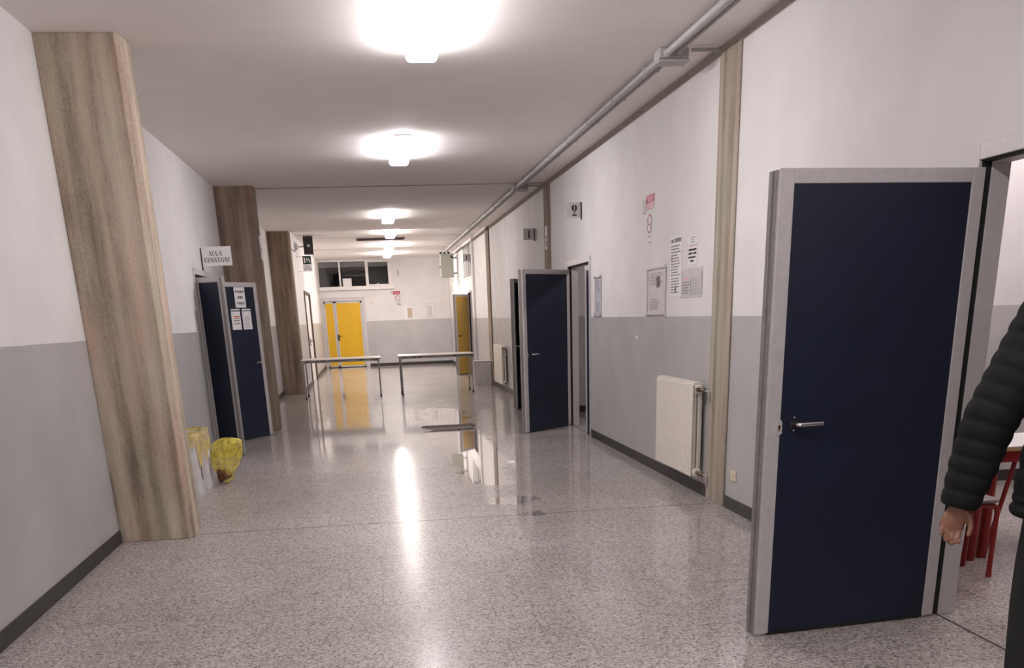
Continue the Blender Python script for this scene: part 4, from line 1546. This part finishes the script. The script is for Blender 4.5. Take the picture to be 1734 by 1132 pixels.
def hand(mb, wr, el, medial, back, curl):
    """Palm, four unequal bent fingers and a thumb. medial points to the thumb side, back is the way the palm faces."""
    d = (wr - el).normalized()
    m = (medial - d * medial.dot(d)).normalized()
    p = d.cross(m)
    if p.dot(back) < 0:
        p = -p
    P = lambda a, b_, c: wr + d * a + m * b_ + p * c
    mb.loft([[P(a, w * math.cos(t_), h * math.sin(t_)) for t_ in [2 * PI * k / 18 for k in range(18)]] for a, w, h in ((-.01, .028, .022), (.02, .033, .020), (.05, .041, .019), (.08, .043, .016), (.095, .040, .012))])
    nails = []
    for off, a0, ln, r in ((.031, .088, .074, .0092), (.0105, .094, .082, .0095), (-.010, .090, .075, .009), (-.030, .080, .060, .0082)):
        q = P(a0, off, 0)
        pts = [P(a0 - .03, off, 0), q]
        ang_ = 0
        for frac, be in ((.45, curl[0]), (.30, curl[1]), (.25, curl[2])):
            ang_ += R(be)
            q = q + (d * math.cos(ang_) + p * math.sin(ang_) + m * off * .6) * ln * frac
            pts.append(q)
        limb(mb, pts, [r, r * 1.05, r, r * .94, r * .82], 12)
        nails.append((q, (d * math.cos(ang_) + p * math.sin(ang_)), (p * math.cos(ang_) - d * math.sin(ang_)), r))
    th = [P(.018, .022, .004), P(.040, .046, .012), P(.068, .058, .02), P(.095, .058, .028)]
    limb(mb, th, [.014, .0125, .0105, .0085], 12)
    return nails


# palm of the hanging left arm faces back along the corridor, thumb towards the body
n1 = hand(body, L_WR, L_EL, Vector((1, .1, 0)), Vector((-.2, -1, 0)), (28, 42, 30))
n2 = hand(body, R_WR, R_EL, Vector((-.6, .8, 0)), Vector((-.8, -.6, 0)), (20, 30, 22))
fuse(body, 'body', M_SKIN, person, .0052, 3)
nb = MB()
for (q, d_, out_, r) in n1 + n2:
    c = q - out_ * r * .62
    x_ = d_.cross(out_).normalized()
    nb.sphere(q - out_ * r * .45 - d_ * .001, .0042, 8, 6)
nb.build('fingernails', mat('fingernail', (.24, .12, .085), .35), person, smooth=True)
for s in (-1, 1):
    ey = MB().sphere((s * .031, .088, 1.726), .0125, 16, 12).build('eye', M_EYE, person, smooth=True)
    MB().sphere((s * .031, .0965, 1.726), (.006, .0045, .006), 12, 8).build('iris', M_IRIS, ey, smooth=True)
    MB().tube([(s * .012, .104, 1.748), (s * .032, .106, 1.754), (s * .05, .094, 1.748)], [.003, .004, .002], 8).build('eyebrow', M_HAIR, person, smooth=True)
MB().sphere((0, .103, 1.655), (.024, .009, .005), 16, 8).sphere((0, .102, 1.647), (.020, .009, .006), 16, 8).build('lips', M_LIP, person, smooth=True)
hb = MB()
bmesh.ops.create_icosphere(hb.bm, subdivisions=4, radius=1)
for v in hb.bm.verts:
    c = v.co.copy()
    k = 1 + .05 * mnoise.noise(c * 7)
    p = Vector((c.x * .083 * k, c.y * .103 * k + .002, c.z * .122 * k + 1.722))
    if c.y > .15 and c.z < .55:          # pull back off the face
        p.y = min(p.y, .045)
        p.x *= .93
    if c.z < -.35:
        p.z = max(p.z, 1.655)
        p.x *= .9
        p.y = min(p.y, -.01)
    v.co = p
hb.build('hair', M_HAIR, person, smooth=True)

# quilted jacket: stacked puffs round the trunk and along the sleeves
jk = MB()


def quilt(mb, stations, n_puff, amp, seg=40):
    """stations: list of (z, cx, cy, rx, ry); puffs bulge between the stitch lines."""
    rings = []
    steps = n_puff * 6
    for i in range(steps + 1):
        f = i / steps * (len(stations) - 1)
        j = min(int(f), len(stations) - 2)
        u = f - j
        z, cx, cy, rx, ry = [a + (b_ - a) * u for a, b_ in zip(stations[j], stations[j + 1])]
        puff = abs(math.sin(PI * i / 6)) ** .55
        k = amp * (puff - 1)
        rings.append(ell(cx, cy, z + 0, rx + k, ry + k, seg, 2.3))
    mb.loft(rings)


quilt(jk, [(.845, 0, 0, .222, .165), (.90, 0, 0, .230, .170), (1.08, 0, 0, .216, .162), (1.28, 0, .005, .222, .165), (1.44, 0, 0, .230, .150), (1.535, 0, -.005, .195, .118), (1.59, 0, -.005, .09, .09)], 12, .009)
# hem roll and collar
jk.tube([(x, y, .848) for x, y, _ in ell(0, 0, 0, .212, .158, 40, 2.3)], .021, 12, close=True)
jk.loft([ell(0, 0, 1.52, .090, .085), ell(0, .002, 1.60, .080, .08), ell(0, .002, 1.61, .072, .072)])


def sleeve(mb, pts, rad, pitch, amp):
    ps = [Vector(p) for p in pts]
    seg_len = [(b_ - a).length for a, b_ in zip(ps, ps[1:])]
    tot = sum(seg_len)
    n = int(round(tot / pitch)) * 6
    out, rr = [], []
    for i in range(n + 1):
        s_ = tot * i / n
        j = 0
        while j < len(seg_len) - 1 and s_ > seg_len[j]:
            s_ -= seg_len[j]
            j += 1
        u = s_ / seg_len[j]
        out.append(ps[j].lerp(ps[j + 1], u))
        r0 = rad[j] + (rad[j + 1] - rad[j]) * u
        rr.append(r0 + amp * (abs(math.sin(PI * i / 6)) ** .55 - 1))
    # ease the elbow
    for _ in range(6):
        out = [out[0]] + [(out[i - 1] + out[i] * 2 + out[i + 1]) / 4 for i in range(1, len(out) - 1)] + [out[-1]]
    mb.tube(out, rr, 28)


for sh, el, wr in ((L_SH, L_EL, L_WR), (R_SH, R_EL, R_WR)):
    a = sh + Vector((math.copysign(.07, -sh.x), 0, .012))
    dwn = (wr - el).normalized()
    sleeve(jk, [a, sh, sh.lerp(el, .5), el, el.lerp(wr, .55), wr + dwn * .012], [.095, .106, .100, .092, .083, .066], .060, .0075)
fuse(jk, 'jacket', M_JACKET, person, .0065, 3, .5)

tr = MB()
tr.loft([ell(0, 0, .79, .172, .132), ell(0, 0, .88, .180, .138), ell(0, 0, .98, .172, .13)])
for s in (-1, 1):
    st = []
    for z, cx, cy, r in ((.93, .088, 0, .088), (.80, .094, 0, .092), (.66, .100, .006, .084), (.50, .106, .014, .074), (.34, .108, .0, .069), (.18, .110, -.012, .064), (.075, .111, -.012, .066), (.035, .111, -.008, .068)):
        wob = .004 * math.sin(z * 31 + s)
        st.append(ell(s * cx, cy, z, r + wob, r * 1.08 + wob, 28))
    tr.loft(st)
fuse(tr, 'trousers', M_TROUS, person, .008, 3)
for s in (-1, 1):
    sb = MB()
    sb.loft([[(s * .112 + x * w, y0 + y * l, z) for x, y in [(math.cos(2 * PI * k / 28), math.sin(2 * PI * k / 28)) for k in range(28)]] for z, w, l, y0 in ((0, .050, .150, .050), (.02, .052, .152, .050), (.045, .050, .142, .046), (.07, .045, .105, .022), (.09, .044, .07, -.005), (.11, .046, .062, -.012))])
    sh_ = auto_smooth(sb.build('shoe', M_SHOE, person), 50)
    MB().prism([(s * .112 + .053 * math.cos(2 * PI * k / 28), .050 + .155 * math.sin(2 * PI * k / 28)) for k in range(28)], 0, .018).build('sole', M_BLACKP, sh_)

# ------------------------------------------------------------------ night outside, camera, view
wd = bpy.data.worlds.new('night')
SC.world = wd
wd.use_nodes = True
bg = wd.node_tree.nodes['Background']
bg.inputs[0].default_value = (.02, .022, .03, 1)
bg.inputs[1].default_value = .3

F_PX, CX, CY = 1662.80515, 867.0, 1156.0
yaw, pit, rol = .123275784, .359218771, .0368815365
fwd = Vector((math.sin(yaw) * math.cos(pit), math.cos(yaw) * math.cos(pit), -math.sin(pit)))
r0 = Vector((math.cos(yaw), -math.sin(yaw), 0))
d0 = fwd.cross(r0)
rt = r0 * math.cos(rol) + d0 * math.sin(rol)
dn = d0 * math.cos(rol) - r0 * math.sin(rol)
cam = bpy.data.cameras.new('camera')
co = bpy.data.objects.new('camera', cam)
COL.objects.link(co)
mw = Matrix((rt, -dn, -fwd)).transposed().to_4x4()
mw.translation = (0, 0, 1.6)
co.matrix_world = mw
cam.sensor_fit = 'HORIZONTAL'
cam.sensor_width = 36
cam.lens = 36 * F_PX / 1734
cam.shift_x = (867.0 - CX) / 1734
cam.shift_y = (CY - 566.0) / 1734
cam.clip_start = .05
cam.clip_end = 200
SC.camera = co

vs = SC.view_settings
vs.view_transform = 'Standard'
vs.look = 'None'
vs.gamma = 1
vs.use_curve_mapping = False
vs.exposure = 0.32
SC.display_settings.display_device = 'sRGB'
SC.cycles.max_bounces = 10
SC.cycles.diffuse_bounces = 6
SC.cycles.glossy_bounces = 5
SC.cycles.transmission_bounces = 6
SC.cycles.transparent_max_bounces = 12
SC.cycles.sample_clamp_indirect = 6
